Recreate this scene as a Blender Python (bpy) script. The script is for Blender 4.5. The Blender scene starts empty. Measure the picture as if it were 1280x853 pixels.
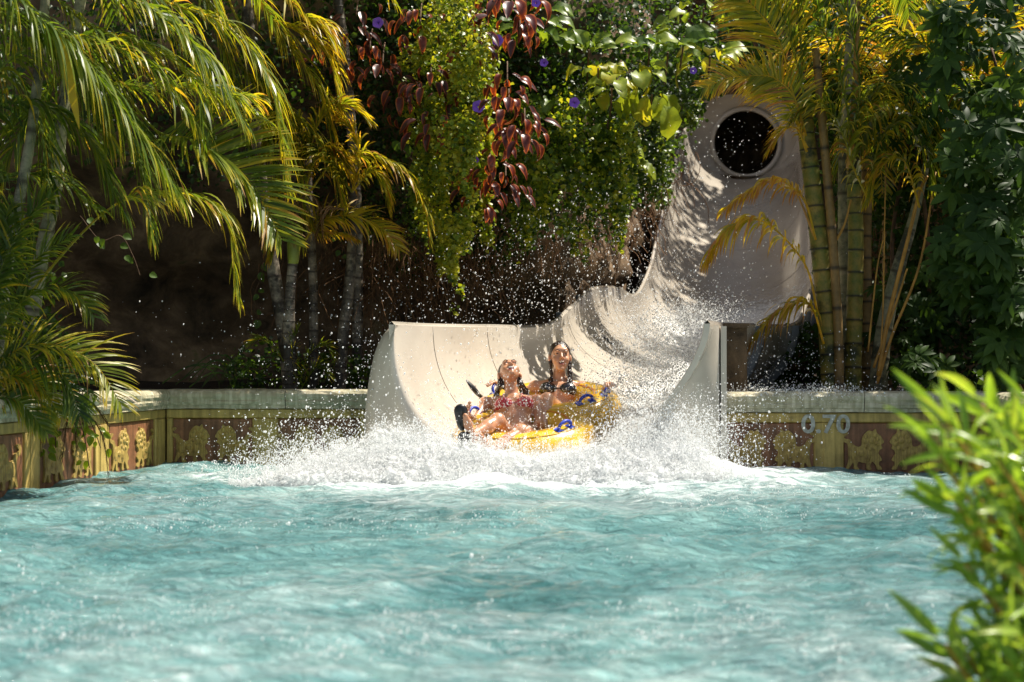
import bpy, bmesh, math, random
import numpy as np
from mathutils import Vector, Matrix

# ------------------------------------------------------------------ camera, world, sun
SC = bpy.context.scene
F, HY, CH = 2240.0, 446.0, 0.9          # focal length in photo pixels, horizon row, camera height
cam_d = bpy.data.cameras.new('camera'); cam = bpy.data.objects.new('camera', cam_d)
SC.collection.objects.link(cam); SC.camera = cam
cam.location = (0, 0, CH)
cam.rotation_euler = (math.radians(90) + math.atan((HY - 426.5) / F), 0, 0)
cam_d.sensor_width = 36; cam_d.lens = 36 * F / 1280
cam_d.clip_start = 0.05; cam_d.clip_end = 800
cam_d.dof.use_dof = True; cam_d.dof.focus_distance = 14.4; cam_d.dof.aperture_fstop = 2.6

SUN = Vector((0.58, 0.27, 1.12)).normalized()
sun_el = math.asin(SUN.z); sun_az = math.atan2(SUN.x, SUN.y)
w = bpy.data.worlds.new('World'); SC.world = w; w.use_nodes = True
nt = w.node_tree; bg = nt.nodes['Background']
sky = nt.nodes.new('ShaderNodeTexSky'); sky.sky_type = 'NISHITA'; sky.sun_disc = False
sky.sun_elevation = sun_el; sky.sun_rotation = sun_az
hs_sky = nt.nodes.new('ShaderNodeHueSaturation'); hs_sky.inputs['Saturation'].default_value = .62
nt.links.new(sky.outputs[0], hs_sky.inputs['Color']); nt.links.new(hs_sky.outputs[0], bg.inputs[0]); bg.inputs[1].default_value = 0.06
sd = bpy.data.lights.new('sun', 'SUN'); sd.energy = 4.6; sd.angle = math.radians(0.55); sd.color = (1, 0.93, 0.82)
so = bpy.data.objects.new('sun', sd); SC.collection.objects.link(so)
so.rotation_euler = SUN.to_track_quat('Z', 'Y').to_euler()
SC.view_settings.view_transform = 'Standard'; SC.view_settings.look = 'None'
SC.view_settings.exposure = 1.1; SC.view_settings.gamma = 1.0
SC.render.engine = 'CYCLES'
SC.cycles.max_bounces = 8; SC.cycles.transparent_max_bounces = 8
SC.cycles.diffuse_bounces = 3; SC.cycles.glossy_bounces = 3

COL = SC.collection
rs = np.random.RandomState
def arr(v): return np.array(v, dtype=float)
def P(px, py, Y): return arr([(px - 640) / F * Y, Y, CH - (py - HY) / F * Y])
def nrm(a): return a / np.maximum(np.linalg.norm(a, axis=-1, keepdims=True), 1e-9)

# ------------------------------------------------------------------ materials
MAT = {}
def new_mat(name):
    m = bpy.data.materials.new(name); m.use_nodes = True; MAT[name] = m
    t = m.node_tree; b = t.nodes['Principled BSDF']
    return m, t, b
def ramp_node(t, stops):
    r = t.nodes.new('ShaderNodeValToRGB'); cr = r.color_ramp
    while len(cr.elements) < len(stops): cr.elements.new(0.5)
    for e, (p, c) in zip(cr.elements, stops):
        e.position = p; e.color = (*c, 1)
    return r
def noise_node(t, scale, detail=4, rough=.55, coord='Object', dist=0):
    tc = t.nodes.new('ShaderNodeTexCoord'); n = t.nodes.new('ShaderNodeTexNoise')
    n.inputs['Scale'].default_value = scale; n.inputs['Detail'].default_value = detail
    n.inputs['Roughness'].default_value = rough; n.inputs['Distortion'].default_value = dist
    t.links.new(tc.outputs[coord], n.inputs['Vector']); return n
def add_bump(t, b, src, strength, dist=0.01):
    bp = t.nodes.new('ShaderNodeBump'); bp.inputs['Strength'].default_value = strength
    bp.inputs['Distance'].default_value = dist
    t.links.new(src, bp.inputs['Height']); t.links.new(bp.outputs[0], b.inputs['Normal']); return bp
def simple(name, col, rough=.5, spec=.5, var=.15, scale=12, bump=0.0, bscale=40, metal=0, sss=0, coat=0):
    m, t, b = new_mat(name)
    n = noise_node(t, scale)
    lo = [max(0, c * (1 - var)) for c in col]; hi = [min(1, c * (1 + var)) for c in col]
    r = ramp_node(t, [(.3, lo), (.7, hi)])
    t.links.new(n.outputs[0], r.inputs[0]); t.links.new(r.outputs[0], b.inputs['Base Color'])
    b.inputs['Roughness'].default_value = rough; b.inputs['Specular IOR Level'].default_value = spec
    b.inputs['Metallic'].default_value = metal; b.inputs['Coat Weight'].default_value = coat
    if sss:
        b.inputs['Subsurface Weight'].default_value = sss
        b.inputs['Subsurface Radius'].default_value = (.02, .008, .004); b.inputs['Subsurface Scale'].default_value = 1
    if bump:
        n2 = noise_node(t, bscale, 6); add_bump(t, b, n2.outputs[0], bump)
    return m
def leafmat(name, stops, trans=.35, rough=.42, spec=.4, tcol=1.5):
    m, t, b = new_mat(name)
    at = t.nodes.new('ShaderNodeAttribute'); at.attribute_name = 'tint'
    n = noise_node(t, 9, 3)
    ma = t.nodes.new('ShaderNodeMath'); ma.operation = 'MULTIPLY_ADD'; ma.inputs[1].default_value = .3
    sb = t.nodes.new('ShaderNodeMath'); sb.operation = 'SUBTRACT'; sb.inputs[1].default_value = .15
    t.links.new(n.outputs[0], ma.inputs[0]); t.links.new(at.outputs['Fac'], ma.inputs[2])
    t.links.new(ma.outputs[0], sb.inputs[0])
    r = ramp_node(t, stops); t.links.new(sb.outputs[0], r.inputs[0])
    t.links.new(r.outputs[0], b.inputs['Base Color'])
    b.inputs['Roughness'].default_value = rough; b.inputs['Specular IOR Level'].default_value = spec
    tr = t.nodes.new('ShaderNodeBsdfTranslucent')
    mul = t.nodes.new('ShaderNodeMix'); mul.data_type = 'RGBA'; mul.blend_type = 'MULTIPLY'; mul.inputs[0].default_value = 1
    t.links.new(r.outputs[0], mul.inputs[6]); mul.inputs[7].default_value = (tcol * 1.15, tcol, tcol * .35, 1)
    t.links.new(mul.outputs[2], tr.inputs[0])
    mx = t.nodes.new('ShaderNodeMixShader'); mx.inputs[0].default_value = trans
    t.links.new(b.outputs[0], mx.inputs[1]); t.links.new(tr.outputs[0], mx.inputs[2])
    t.links.new(mx.outputs[0], t.nodes['Material Output'].inputs[0])
    return m
def wetsheen(m, v=.6):
    m.node_tree.nodes['Principled BSDF'].inputs['Coat Weight'].default_value = v
    m.node_tree.nodes['Principled BSDF'].inputs['Coat Roughness'].default_value = .12

PALM = leafmat('palm_leaf', [(0, (.022, .055, .010)), (.3, (.07, .12, .014)), (.55, (.19, .22, .02)), (.8, (.44, .34, .02)), (1, (.30, .15, .04))], .45, .36, .45, 2.2)
CREEP = leafmat('creeper_leaf', [(0, (.012, .03, .008)), (.4, (.04, .085, .012)), (.7, (.14, .21, .018)), (1, (.32, .33, .03))], .42, .4, .4, 2.2)
DARKL = leafmat('glossy_leaf', [(0, (.012, .030, .007)), (.5, (.030, .068, .012)), (.85, (.07, .13, .02)), (1, (.2, .18, .03))], .36, .5, .2, 2.2)
REDL = leafmat('red_leaf', [(0, (.035, .014, .016)), (.4, (.065, .016, .018)), (.65, (.18, .03, .022)), (.85, (.42, .09, .03)), (1, (.5, .2, .04))], .33, .35, .5, 1.5)
FIGL = leafmat('broad_leaf', [(0, (.025, .06, .015)), (.4, (.08, .15, .02)), (.7, (.24, .30, .03)), (1, (.46, .36, .03))], .42, .4, .4, 1.9)
BUSHL = leafmat('needle_leaf', [(0, (.07, .15, .02)), (.5, (.17, .30, .035)), (.8, (.30, .44, .07)), (1, (.5, .50, .12))], .42, .28, .5, 1.6)
DRYL = leafmat('dry_leaf', [(0, (.05, .025, .012)), (.5, (.13, .07, .03)), (1, (.32, .2, .09))], .3, .6, .2, 1.2)
FLOW = simple('purple_petal', (.22, .08, .62), .5)
WOODD = simple('brown_twig', (.10, .06, .035), .8, .2, .4, 20, .5)
ROOTM = simple('dry_root', (.16, .085, .04), .85, .2, .5, 6, .4)

def trunk_mat(name, c_lo, c_hi, ring, patch=.5):
    m, t, b = new_mat(name)
    at = t.nodes.new('ShaderNodeAttribute'); at.attribute_name = 'tint'
    n = noise_node(t, 7, 6, .7)
    r = ramp_node(t, [(.38, c_lo), (.62, c_hi)]); t.links.new(n.outputs[0], r.inputs[0])
    n2 = noise_node(t, 3.2, 5, .7)
    r2 = ramp_node(t, [(patch - .04, (0, 0, 0)), (patch + .08, (1, 1, 1))]); t.links.new(n2.outputs[0], r2.inputs[0])
    mxa = t.nodes.new('ShaderNodeMix'); mxa.data_type = 'RGBA'
    t.links.new(r2.outputs[0], mxa.inputs[0]); mxa.inputs[6].default_value = (*[c * .25 for c in c_lo], 1)
    t.links.new(r.outputs[0], mxa.inputs[7])
    mx = t.nodes.new('ShaderNodeMix'); mx.data_type = 'RGBA'
    t.links.new(at.outputs['Fac'], mx.inputs[0]); t.links.new(mxa.outputs[2], mx.inputs[6]); mx.inputs[7].default_value = (*ring, 1)
    t.links.new(mx.outputs[2], b.inputs['Base Color']); b.inputs['Roughness'].default_value = .6
    add_bump(t, b, n.outputs[0], .5)
    return m
TR_GREY = trunk_mat('grey_trunk', (.13, .10, .07), (.34, .29, .22), (.03, .02, .015), .50)
TR_PALE = trunk_mat('pale_trunk', (.14, .15, .08), (.32, .30, .19), (.05, .04, .02), .44)
TR_GREEN = trunk_mat('green_cane', (.10, .13, .015), (.28, .20, .035), (.008, .008, .006), .42)
TR_OLIVE = trunk_mat('orange_cane', (.16, .10, .03), (.28, .17, .05), (.02, .015, .01), .36)
SHAFT = simple('crownshaft', (.26, .30, .05), .45, .4, .35, 5)
PETI = simple('petiole', (.42, .22, .04), .5, .4, .4, 6)

# stone, soil
def rockmat(name, stops, scale, bump):
    m, t, b = new_mat(name)
    n = noise_node(t, scale, 10, .65, dist=.4); r = ramp_node(t, stops)
    t.links.new(n.outputs[0], r.inputs[0]); t.links.new(r.outputs[0], b.inputs['Base Color'])
    b.inputs['Roughness'].default_value = .85; b.inputs['Specular IOR Level'].default_value = .25
    n2 = noise_node(t, scale * 5, 8, .7); add_bump(t, b, n2.outputs[0], bump, .03)
    return m
ROCK = rockmat('cliff_rock', [(.3, (.03, .022, .013)), (.5, (.14, .092, .052)), (.62, (.26, .175, .10)), (.72, (.11, .12, .045))], 2.2, 1)
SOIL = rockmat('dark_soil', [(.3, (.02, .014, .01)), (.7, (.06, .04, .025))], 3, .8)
def copingmat():
    m, t, b = new_mat('coping_stone')
    n = noise_node(t, 3.5, 9, .7); r = ramp_node(t, [(.3, (.30, .31, .21)), (.5, (.52, .48, .34)), (.7, (.66, .59, .44))])
    t.links.new(n.outputs[0], r.inputs[0])
    mp = t.nodes.new('ShaderNodeMapping'); tc = t.nodes.new('ShaderNodeTexCoord'); n3 = t.nodes.new('ShaderNodeTexNoise')
    mp.inputs['Scale'].default_value = (30, 30, 2.0); n3.inputs['Scale'].default_value = 1; n3.inputs['Detail'].default_value = 5
    t.links.new(tc.outputs['Object'], mp.inputs[0]); t.links.new(mp.outputs[0], n3.inputs['Vector'])
    r3 = ramp_node(t, [(.42, (.45, .42, .3)), (.62, (1, 1, 1))]); t.links.new(n3.outputs[0], r3.inputs[0])
    mu = t.nodes.new('ShaderNodeMix'); mu.data_type = 'RGBA'; mu.blend_type = 'MULTIPLY'; mu.inputs[0].default_value = .6
    t.links.new(r.outputs[0], mu.inputs[6]); t.links.new(r3.outputs[0], mu.inputs[7]); t.links.new(mu.outputs[2], b.inputs['Base Color'])
    b.inputs['Roughness'].default_value = .45
    n2 = noise_node(t, 30, 8, .7); add_bump(t, b, n2.outputs[0], .35)
    return m
COPE = copingmat()
def paintmat(name, c, dark, streak=.7):
    m, t, b = new_mat(name)
    n = noise_node(t, 5, 8, .7); r = ramp_node(t, [(.3, dark), (.55, c), (.8, [min(1, x * 1.2) for x in c])])
    t.links.new(n.outputs[0], r.inputs[0])
    mp = t.nodes.new('ShaderNodeMapping'); tc = t.nodes.new('ShaderNodeTexCoord'); n3 = t.nodes.new('ShaderNodeTexNoise')
    mp.inputs['Scale'].default_value = (26, 26, 1.6); n3.inputs['Scale'].default_value = 1; n3.inputs['Detail'].default_value = 6
    t.links.new(tc.outputs['Object'], mp.inputs[0]); t.links.new(mp.outputs[0], n3.inputs['Vector'])
    r3 = ramp_node(t, [(.35, (.35, .32, .22)), (.6, (1, 1, 1))]); t.links.new(n3.outputs[0], r3.inputs[0])
    mu = t.nodes.new('ShaderNodeMix'); mu.data_type = 'RGBA'; mu.blend_type = 'MULTIPLY'; mu.inputs[0].default_value = streak
    t.links.new(r.outputs[0], mu.inputs[6]); t.links.new(r3.outputs[0], mu.inputs[7]); t.links.new(mu.outputs[2], b.inputs['Base Color'])
    b.inputs['Roughness'].default_value = .5
    n2 = noise_node(t, 60, 6, .7); add_bump(t, b, n2.outputs[0], .5, .006)
    return m
YEL = paintmat('ochre_paint', (.58, .42, .12), (.36, .25, .07), .55)
REDP = paintmat('brick_red_panel', (.30, .13, .06), (.16, .075, .035))
GOLD = paintmat('gold_relief', (.50, .35, .09), (.24, .14, .04), .5)
GREYT = simple('pale_numeral', (.40, .40, .34), .6, .5, .35, 30)

# slide fibreglass
def slidemat():
    m, t, b = new_mat('slide_fibreglass')
    n = noise_node(t, 1.3, 8, .6); r = ramp_node(t, [(.3, (.50, .44, .36)), (.6, (.60, .54, .45)), (.8, (.64, .58, .50))])
    t.links.new(n.outputs[0], r.inputs[0])
    n2 = noise_node(t, 22, 10, .8); r2 = ramp_node(t, [(.62, (1, 1, 1)), (.74, (.72, .66, .58))])
    t.links.new(n2.outputs[0], r2.inputs[0])
    mu = t.nodes.new('ShaderNodeMix'); mu.data_type = 'RGBA'; mu.blend_type = 'MULTIPLY'; mu.inputs[0].default_value = .6
    t.links.new(r.outputs[0], mu.inputs[6]); t.links.new(r2.outputs[0], mu.inputs[7]); t.links.new(mu.outputs[2], b.inputs['Base Color'])
    b.inputs['Roughness'].default_value = .25; b.inputs['Coat Weight'].default_value = .8; b.inputs['Coat Roughness'].default_value = .12
    n3 = noise_node(t, 5, 3, .5); add_bump(t, b, n3.outputs[0], .10, .01)
    return m
SLIDE = slidemat()
DARKP = simple('black_rubber', (.012, .012, .014), .35, .5, .3, 20, .2)
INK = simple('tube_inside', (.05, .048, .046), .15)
SEAL = simple('joint_sealant', (.30, .26, .21), .6)
STEEL = simple('grey_flange', (.20, .22, .24), .5)

# water
def watermat():
    m, t, b = new_mat('pool_water')
    at = t.nodes.new('ShaderNodeAttribute'); at.attribute_name = 'tint'
    n = noise_node(t, .8, 7, .62, dist=1.2); r = ramp_node(t, [(.3, (.05, .160, .165)), (.5, (.125, .280, .28)), (.72, (.27, .45, .43))])
    t.links.new(n.outputs[0], r.inputs[0])
    # thin aerated streaks
    mp = t.nodes.new('ShaderNodeMapping'); tc = t.nodes.new('ShaderNodeTexCoord'); mp.inputs['Scale'].default_value = (1.1, 1.7, 1)
    t.links.new(tc.outputs['Object'], mp.inputs[0])
    n3 = t.nodes.new('ShaderNodeTexNoise'); n3.inputs['Scale'].default_value = 3.2; n3.inputs['Detail'].default_value = 9
    n3.inputs['Roughness'].default_value = .72; n3.inputs['Distortion'].default_value = 1.6
    t.links.new(mp.outputs[0], n3.inputs['Vector'])
    ad = t.nodes.new('ShaderNodeMath'); ad.operation = 'ADD'
    t.links.new(n3.outputs[0], ad.inputs[0]); t.links.new(at.outputs['Fac'], ad.inputs[1])
    r3 = ramp_node(t, [(.58, (0, 0, 0)), (.78, (.22, .22, .22)), (1.0, (1, 1, 1))]); t.links.new(ad.outputs[0], r3.inputs[0])
    mx = t.nodes.new('ShaderNodeMix'); mx.data_type = 'RGBA'
    t.links.new(r3.outputs[0], mx.inputs[0]); t.links.new(r.outputs[0], mx.inputs[6]); mx.inputs[7].default_value = (.80, .86, .86, 1)
    t.links.new(mx.outputs[2], b.inputs['Base Color'])
    rr = t.nodes.new('ShaderNodeMath'); rr.operation = 'MULTIPLY_ADD'; rr.inputs[1].default_value = .5; rr.inputs[2].default_value = .05
    t.links.new(r3.outputs[0], rr.inputs[0]); t.links.new(rr.outputs[0], b.inputs['Roughness'])
    b.inputs['IOR'].default_value = 1.33; b.inputs['Specular IOR Level'].default_value = .6
    m4 = t.nodes.new('ShaderNodeMapping'); m4.inputs['Scale'].default_value = (.75, 1.5, 1); t.links.new(tc.outputs['Object'], m4.inputs[0])
    n4 = t.nodes.new('ShaderNodeTexNoise'); n4.inputs['Scale'].default_value = 11; n4.inputs['Detail'].default_value = 7; n4.inputs['Roughness'].default_value = .6; n4.inputs['Distortion'].default_value = .5
    t.links.new(m4.outputs[0], n4.inputs['Vector'])
    n5 = t.nodes.new('ShaderNodeTexNoise'); n5.inputs['Scale'].default_value = 34; n5.inputs['Detail'].default_value = 4; n5.noise_type = 'RIDGED_MULTIFRACTAL'; t.links.new(m4.outputs[0], n5.inputs['Vector'])
    b5 = t.nodes.new('ShaderNodeBump'); b5.inputs['Strength'].default_value = .35; b5.inputs['Distance'].default_value = .012; t.links.new(n5.outputs[0], b5.inputs['Height'])
    bp = add_bump(t, b, n4.outputs[0], 1.0, .10); t.links.new(b5.outputs[0], bp.inputs['Normal'])
    return m
WATER = watermat()
def foammat(name, col=(.95, .96, .96), alpha=False):
    m, t, b = new_mat(name)
    b.inputs['Base Color'].default_value = (*col, 1); b.inputs['Roughness'].default_value = .25
    b.inputs['Specular IOR Level'].default_value = .6
    tr = t.nodes.new('ShaderNodeBsdfTranslucent'); tr.inputs[0].default_value = (*col, 1)
    mx = t.nodes.new('ShaderNodeMixShader'); mx.inputs[0].default_value = .62
    t.links.new(b.outputs[0], mx.inputs[1]); t.links.new(tr.outputs[0], mx.inputs[2])
    if alpha:
        at = t.nodes.new('ShaderNodeAttribute'); at.attribute_name = 'tint'; n = noise_node(t, 16, 10, .78, dist=.5)
        ad = t.nodes.new('ShaderNodeMath'); ad.operation = 'ADD'; t.links.new(n.outputs[0], ad.inputs[0]); t.links.new(at.outputs['Fac'], ad.inputs[1])
        r = ramp_node(t, [(.60, (0, 0, 0)), (.86, (1, 1, 1))]); t.links.new(ad.outputs[0], r.inputs[0])
        tp = t.nodes.new('ShaderNodeBsdfTransparent'); m2 = t.nodes.new('ShaderNodeMixShader'); t.links.new(r.outputs[0], m2.inputs[0])
        t.links.new(tp.outputs[0], m2.inputs[1]); t.links.new(mx.outputs[0], m2.inputs[2]); mx = m2; add_bump(t, b, n.outputs[0], .4, .02)
    t.links.new(mx.outputs[0], t.nodes['Material Output'].inputs[0])
    return m
FOAM = foammat('spray_water'); SHEET = foammat('spray_sheet', alpha=True)
def slidewater():
    m, t, b = new_mat('rushing_water')
    b.inputs['Base Color'].default_value = (.86, .86, .84, 1); b.inputs['Roughness'].default_value = .2
    at = t.nodes.new('ShaderNodeAttribute'); at.attribute_name = 'tint'
    n = noise_node(t, 11, 9, .75, dist=.8)
    ad = t.nodes.new('ShaderNodeMath'); ad.operation = 'ADD'; t.links.new(n.outputs[0], ad.inputs[0]); t.links.new(at.outputs['Fac'], ad.inputs[1])
    r = ramp_node(t, [(.62, (0, 0, 0)), (.80, (1, 1, 1))]); t.links.new(ad.outputs[0], r.inputs[0])
    tp = t.nodes.new('ShaderNodeBsdfTransparent'); mx = t.nodes.new('ShaderNodeMixShader')
    t.links.new(r.outputs[0], mx.inputs[0]); t.links.new(tp.outputs[0], mx.inputs[1]); t.links.new(b.outputs[0], mx.inputs[2])
    t.links.new(mx.outputs[0], t.nodes['Material Output'].inputs[0])
    add_bump(t, b, n.outputs[0], .4, .02)
    return m
SWATER = slidewater()

RAFT = simple('yellow_vinyl', (.70, .41, .015), .3, .5, .12, 6, .15, 18, coat=.6)
RAFTR = simple('red_print', (.55, .12, .03), .35)
BLUE = simple('blue_strap', (.02, .05, .42), .4, .5, .2, 30, .3)
SKIN = simple('wet_skin_tan', (.50, .24, .13), .34, .5, .10, 14, .12, 60, sss=.12, coat=.35)
SKIN2 = simple('wet_skin_light', (.52, .27, .155), .34, .5, .10, 14, .12, 60, sss=.12, coat=.35)
HAIR = simple('wet_hair', (.022, .012, .008), .25, .6, .4, 60, .6, 120)
LIP = simple('lips', (.42, .10, .08), .35)
MOUTH = simple('mouth_inside', (.10, .012, .012), .5)
TEETH = simple('teeth', (.85, .82, .76), .25)
EYEM = simple('eye_dark', (.02, .014, .01), .15)
BLACKC = simple('black_bikini_fabric', (.012, .012, .016), .2, .7, .3, 30, .3, 50, coat=.4)
def patternmat():
    m, t, b = new_mat('red_print_fabric')
    tc = t.nodes.new('ShaderNodeTexCoord'); v = t.nodes.new('ShaderNodeTexVoronoi'); v.inputs['Scale'].default_value = 45
    t.links.new(tc.outputs['Object'], v.inputs['Vector'])
    r = ramp_node(t, [(.30, (.85, .75, .72)), (.42, (.45, .02, .03))]); t.links.new(v.outputs['Distance'], r.inputs[0])
    t.links.new(r.outputs[0], b.inputs['Base Color']); b.inputs['Roughness'].default_value = .35
    return m
REDC = patternmat()

# ------------------------------------------------------------------ mesh building
class MB:
    def __init__(s): s.v = []; s.f = []; s.t = []; s.m = []; s.n = 0
    def add(s, v, f, tint=0.5, mi=0):
        v = np.asarray(v, float).reshape(-1, 3); s.v.append(v)
        tt = np.empty(len(v)); tt[:] = tint; s.t.append(tt)
        fs = f if isinstance(f, list) and isinstance(f[0], np.ndarray) else [np.asarray(f, int)]
        for g in fs:
            g = np.asarray(g, int); s.f.append(g + s.n); s.m.append(np.full(len(g), mi, int))
        s.n += len(v); return s
    def mesh(s, name, mats, origin=(0, 0, 0), smooth=True):
        me = bpy.data.meshes.new(name)
        V = np.concatenate(s.v) - np.asarray(origin)
        me.vertices.add(len(V)); me.vertices.foreach_set('co', V.ravel())
        loops = np.concatenate([g.ravel() for g in s.f]); tot = np.concatenate([np.full(len(g), g.shape[1]) for g in s.f])
        me.loops.add(len(loops)); me.loops.foreach_set('vertex_index', loops.astype(np.int32))
        me.polygons.add(len(tot)); st = np.concatenate([[0], np.cumsum(tot)[:-1]])
        me.polygons.foreach_set('loop_start', st.astype(np.int32))
        me.polygons.foreach_set('material_index', np.concatenate(s.m).astype(np.int32))
        me.polygons.foreach_set('use_smooth', np.full(len(tot), smooth))
        a = me.attributes.new('tint', 'FLOAT', 'POINT'); a.data.foreach_set('value', np.concatenate(s.t).astype(np.float32))
        for m in (mats if isinstance(mats, (list, tuple)) else [mats]): me.materials.append(m)
        me.update(calc_edges=True); me.validate(); return me
ORG = {}
def tag(o, label=None, cat=None, group=None, kind=None):
    if label: o['label'] = label
    if cat: o['category'] = cat
    if group: o['group'] = group
    if kind: o['kind'] = kind
    return o
def thing(name, loc, label, cat, group=None):
    o = bpy.data.objects.new(name, None); COL.objects.link(o); o.location = loc; o.empty_display_size = .1
    ORG[o.name] = np.array(loc, float); return tag(o, label, cat, group)
def part(name, mb, mats, parent=None, smooth=True, origin=None, label=None, kind=None):
    if parent is not None: org = ORG[parent.name]
    else: org = np.array(origin if origin is not None else (0, 0, 0), float)
    me = mb.mesh(name, mats, org, smooth)
    o = bpy.data.objects.new(name, me); COL.objects.link(o)
    if parent is not None: o.parent = parent
    else: o.location = org
    ORG[o.name] = org
    return tag(o, label, None, None, kind)
def inst(name, me, parent, mat4, label=None):
    """object sharing mesh data, placed by a world matrix, child of parent (parent is unrotated)"""
    o = bpy.data.objects.new(name, me); COL.objects.link(o); o.parent = parent
    M = mat4.copy(); M.translation = M.translation - Vector(ORG[parent.name]); o.matrix_basis = M
    ORG[o.name] = ORG[parent.name]; return tag(o, label)

def catmull(pts, n):
    p = np.asarray(pts, float)
    if len(p) == 2: t = np.linspace(0, 1, n)[:, None]; return p[0] * (1 - t) + p[1] * t
    q = np.vstack([2 * p[0] - p[1], p, 2 * p[-1] - p[-2]]); m = len(p) - 1
    u = np.linspace(0, m, n); i = np.minimum(u.astype(int), m - 1); t = (u - i)[:, None]
    a, b, c, d = q[i], q[i + 1], q[i + 2], q[i + 3]
    return .5 * ((2 * b) + (-a + c) * t + (2 * a - 5 * b + 4 * c - d) * t ** 2 + (-a + 3 * b - 3 * c + d) * t ** 3)
def frames(p):
    T = nrm(np.gradient(p, axis=0)); up = arr([0, 0, 1]) if abs(T[0][2]) < .9 else arr([0, 1, 0])
    N = np.zeros_like(p); N[0] = nrm(np.cross(T[0], up))
    for i in range(1, len(p)):
        n = N[i - 1] - T[i] * np.dot(N[i - 1], T[i]); N[i] = nrm(n)
    return T, N, np.cross(T, N)
def tube(mb, pts, rad, seg=8, tint=0.0, caps=True, mi=0, flat=1.0):
    p = np.asarray(pts, float); n = len(p); T, N, B = frames(p)
    r = np.empty(n); r[:] = rad; tt = np.empty(n); tt[:] = tint
    a = np.arange(seg) * 2 * math.pi / seg
    V = p[:, None] + (np.cos(a)[None, :, None] * N[:, None] + flat * np.sin(a)[None, :, None] * B[:, None]) * r[:, None, None]
    i, j = np.meshgrid(np.arange(n - 1), np.arange(seg), indexing='ij'); k = (j + 1) % seg
    q = np.stack([i * seg + j, i * seg + k, (i + 1) * seg + k, (i + 1) * seg + j], -1).reshape(-1, 4)
    V = V.reshape(-1, 3); fs = [q]
    if caps:
        V = np.vstack([V, p[0], p[-1]]); e = n * seg; jj = np.arange(seg); kk = (jj + 1) % seg
        fs.append(np.stack([kk, jj, np.full(seg, e)], -1)); fs.append(np.stack([(n - 1) * seg + jj, (n - 1) * seg + kk, np.full(seg, e + 1)], -1))
        tt = np.concatenate([np.repeat(tt, seg), [tt[0], tt[-1]]])
    else: tt = np.repeat(tt, seg)
    mb.add(V, fs, tt, mi); return mb
def grid_faces(nu, nv, flip=False):
    i, j = np.meshgrid(np.arange(nu - 1), np.arange(nv - 1), indexing='ij')
    q = np.stack([i * nv + j, (i + 1) * nv + j, (i + 1) * nv + j + 1, i * nv + j + 1], -1).reshape(-1, 4)
    return q[:, ::-1] if flip else q
def box(mb, lo, hi, tint=.5, mi=0):
    x0, y0, z0 = lo; x1, y1, z1 = hi
    v = [(x, y, z) for z in (z0, z1) for y in (y0, y1) for x in (x0, x1)]
    mb.add(v, [[0, 2, 3, 1], [4, 5, 7, 6], [0, 1, 5, 4], [2, 6, 7, 3], [0, 4, 6, 2], [1, 3, 7, 5]], tint, mi); return mb

# numpy value noise
def vnoise3(p, seed=0):
    p = np.asarray(p, float); i = np.floor(p).astype(np.int64); f = p - i; f = f * f * (3 - 2 * f)
    def h(a, b, c):
        n = (a * 374761393 + b * 668265263 + c * 2147483647 + seed * 974711) & 0x7fffffff
        n = ((n ^ (n >> 13)) * 1274126177) & 0x7fffffff; n = n ^ (n >> 16)
        return (n & 0xffff) / 65535.0
    r = 0
    for dx in (0, 1):
        for dy in (0, 1):
            for dz in (0, 1):
                wt = (f[..., 0] if dx else 1 - f[..., 0]) * (f[..., 1] if dy else 1 - f[..., 1]) * (f[..., 2] if dz else 1 - f[..., 2])
                r = r + wt * h(i[..., 0] + dx, i[..., 1] + dy, i[..., 2] + dz)
    return r * 2 - 1
def fbm(p, oct=4, seed=0):
    r = 0; a = 1; q = np.asarray(p, float)
    for o in range(oct): r = r + a * vnoise3(q, seed + o); q = q * 2.03 + 11.3; a *= .5
    return r

# scattered small leaves ------------------------------------------------
def rotmats(n, rng, nd=None, spread=1.0, hang=0.0):
    """random frames; nd = preferred facing; hang pulls the leaf's length axis downward"""
    Z = nrm(rng.normal(size=(n, 3)) * spread + (np.asarray(nd) if nd is not None else 0))
    Y = rng.normal(size=(n, 3)); Y[:, 2] -= hang * 2
    Y = nrm(Y - Z * np.sum(Y * Z, 1, keepdims=True)); X = np.cross(Y, Z)
    return np.stack([X, Y, Z], -1)
KITE = (arr([[0, 0, 0], [.42, .45, .10], [0, 1, -.05], [-.42, .45, .10]]), arr([[0, 1, 2], [0, 2, 3]]).astype(int))
OVAL = (arr([[0, 0, 0], [.30, .22, .06], [.40, .55, .08], [0, 1, -.12], [-.40, .55, .08], [-.30, .22, .06], [0, .5, -.02]]),
        arr([[0, 1, 6], [1, 2, 6], [2, 3, 6], [3, 4, 6], [4, 5, 6], [5, 0, 6]]).astype(int))
def scatter(mb, pts, size, shape, rng, tint=.4, tvar=.2, nd=(.0, -.5, .6), spread=.8, hang=.4):
    V, Fc = shape; n = len(pts)
    if n == 0: return mb
    R = rotmats(n, rng, nd, spread, hang); s = np.asarray(size) * rng.uniform(.6, 1.35, n)
    W = np.einsum('nij,kj->nki', R, V) * s[:, None, None] + np.asarray(pts)[:, None]
    fc = (Fc[None] + (np.arange(n) * len(V))[:, None, None]).reshape(-1, 3)
    t = np.repeat(np.clip(np.asarray(tint) + rng.normal(size=n) * tvar, 0, 1), len(V))
    mb.add(W.reshape(-1, 3), fc, t); return mb

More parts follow.
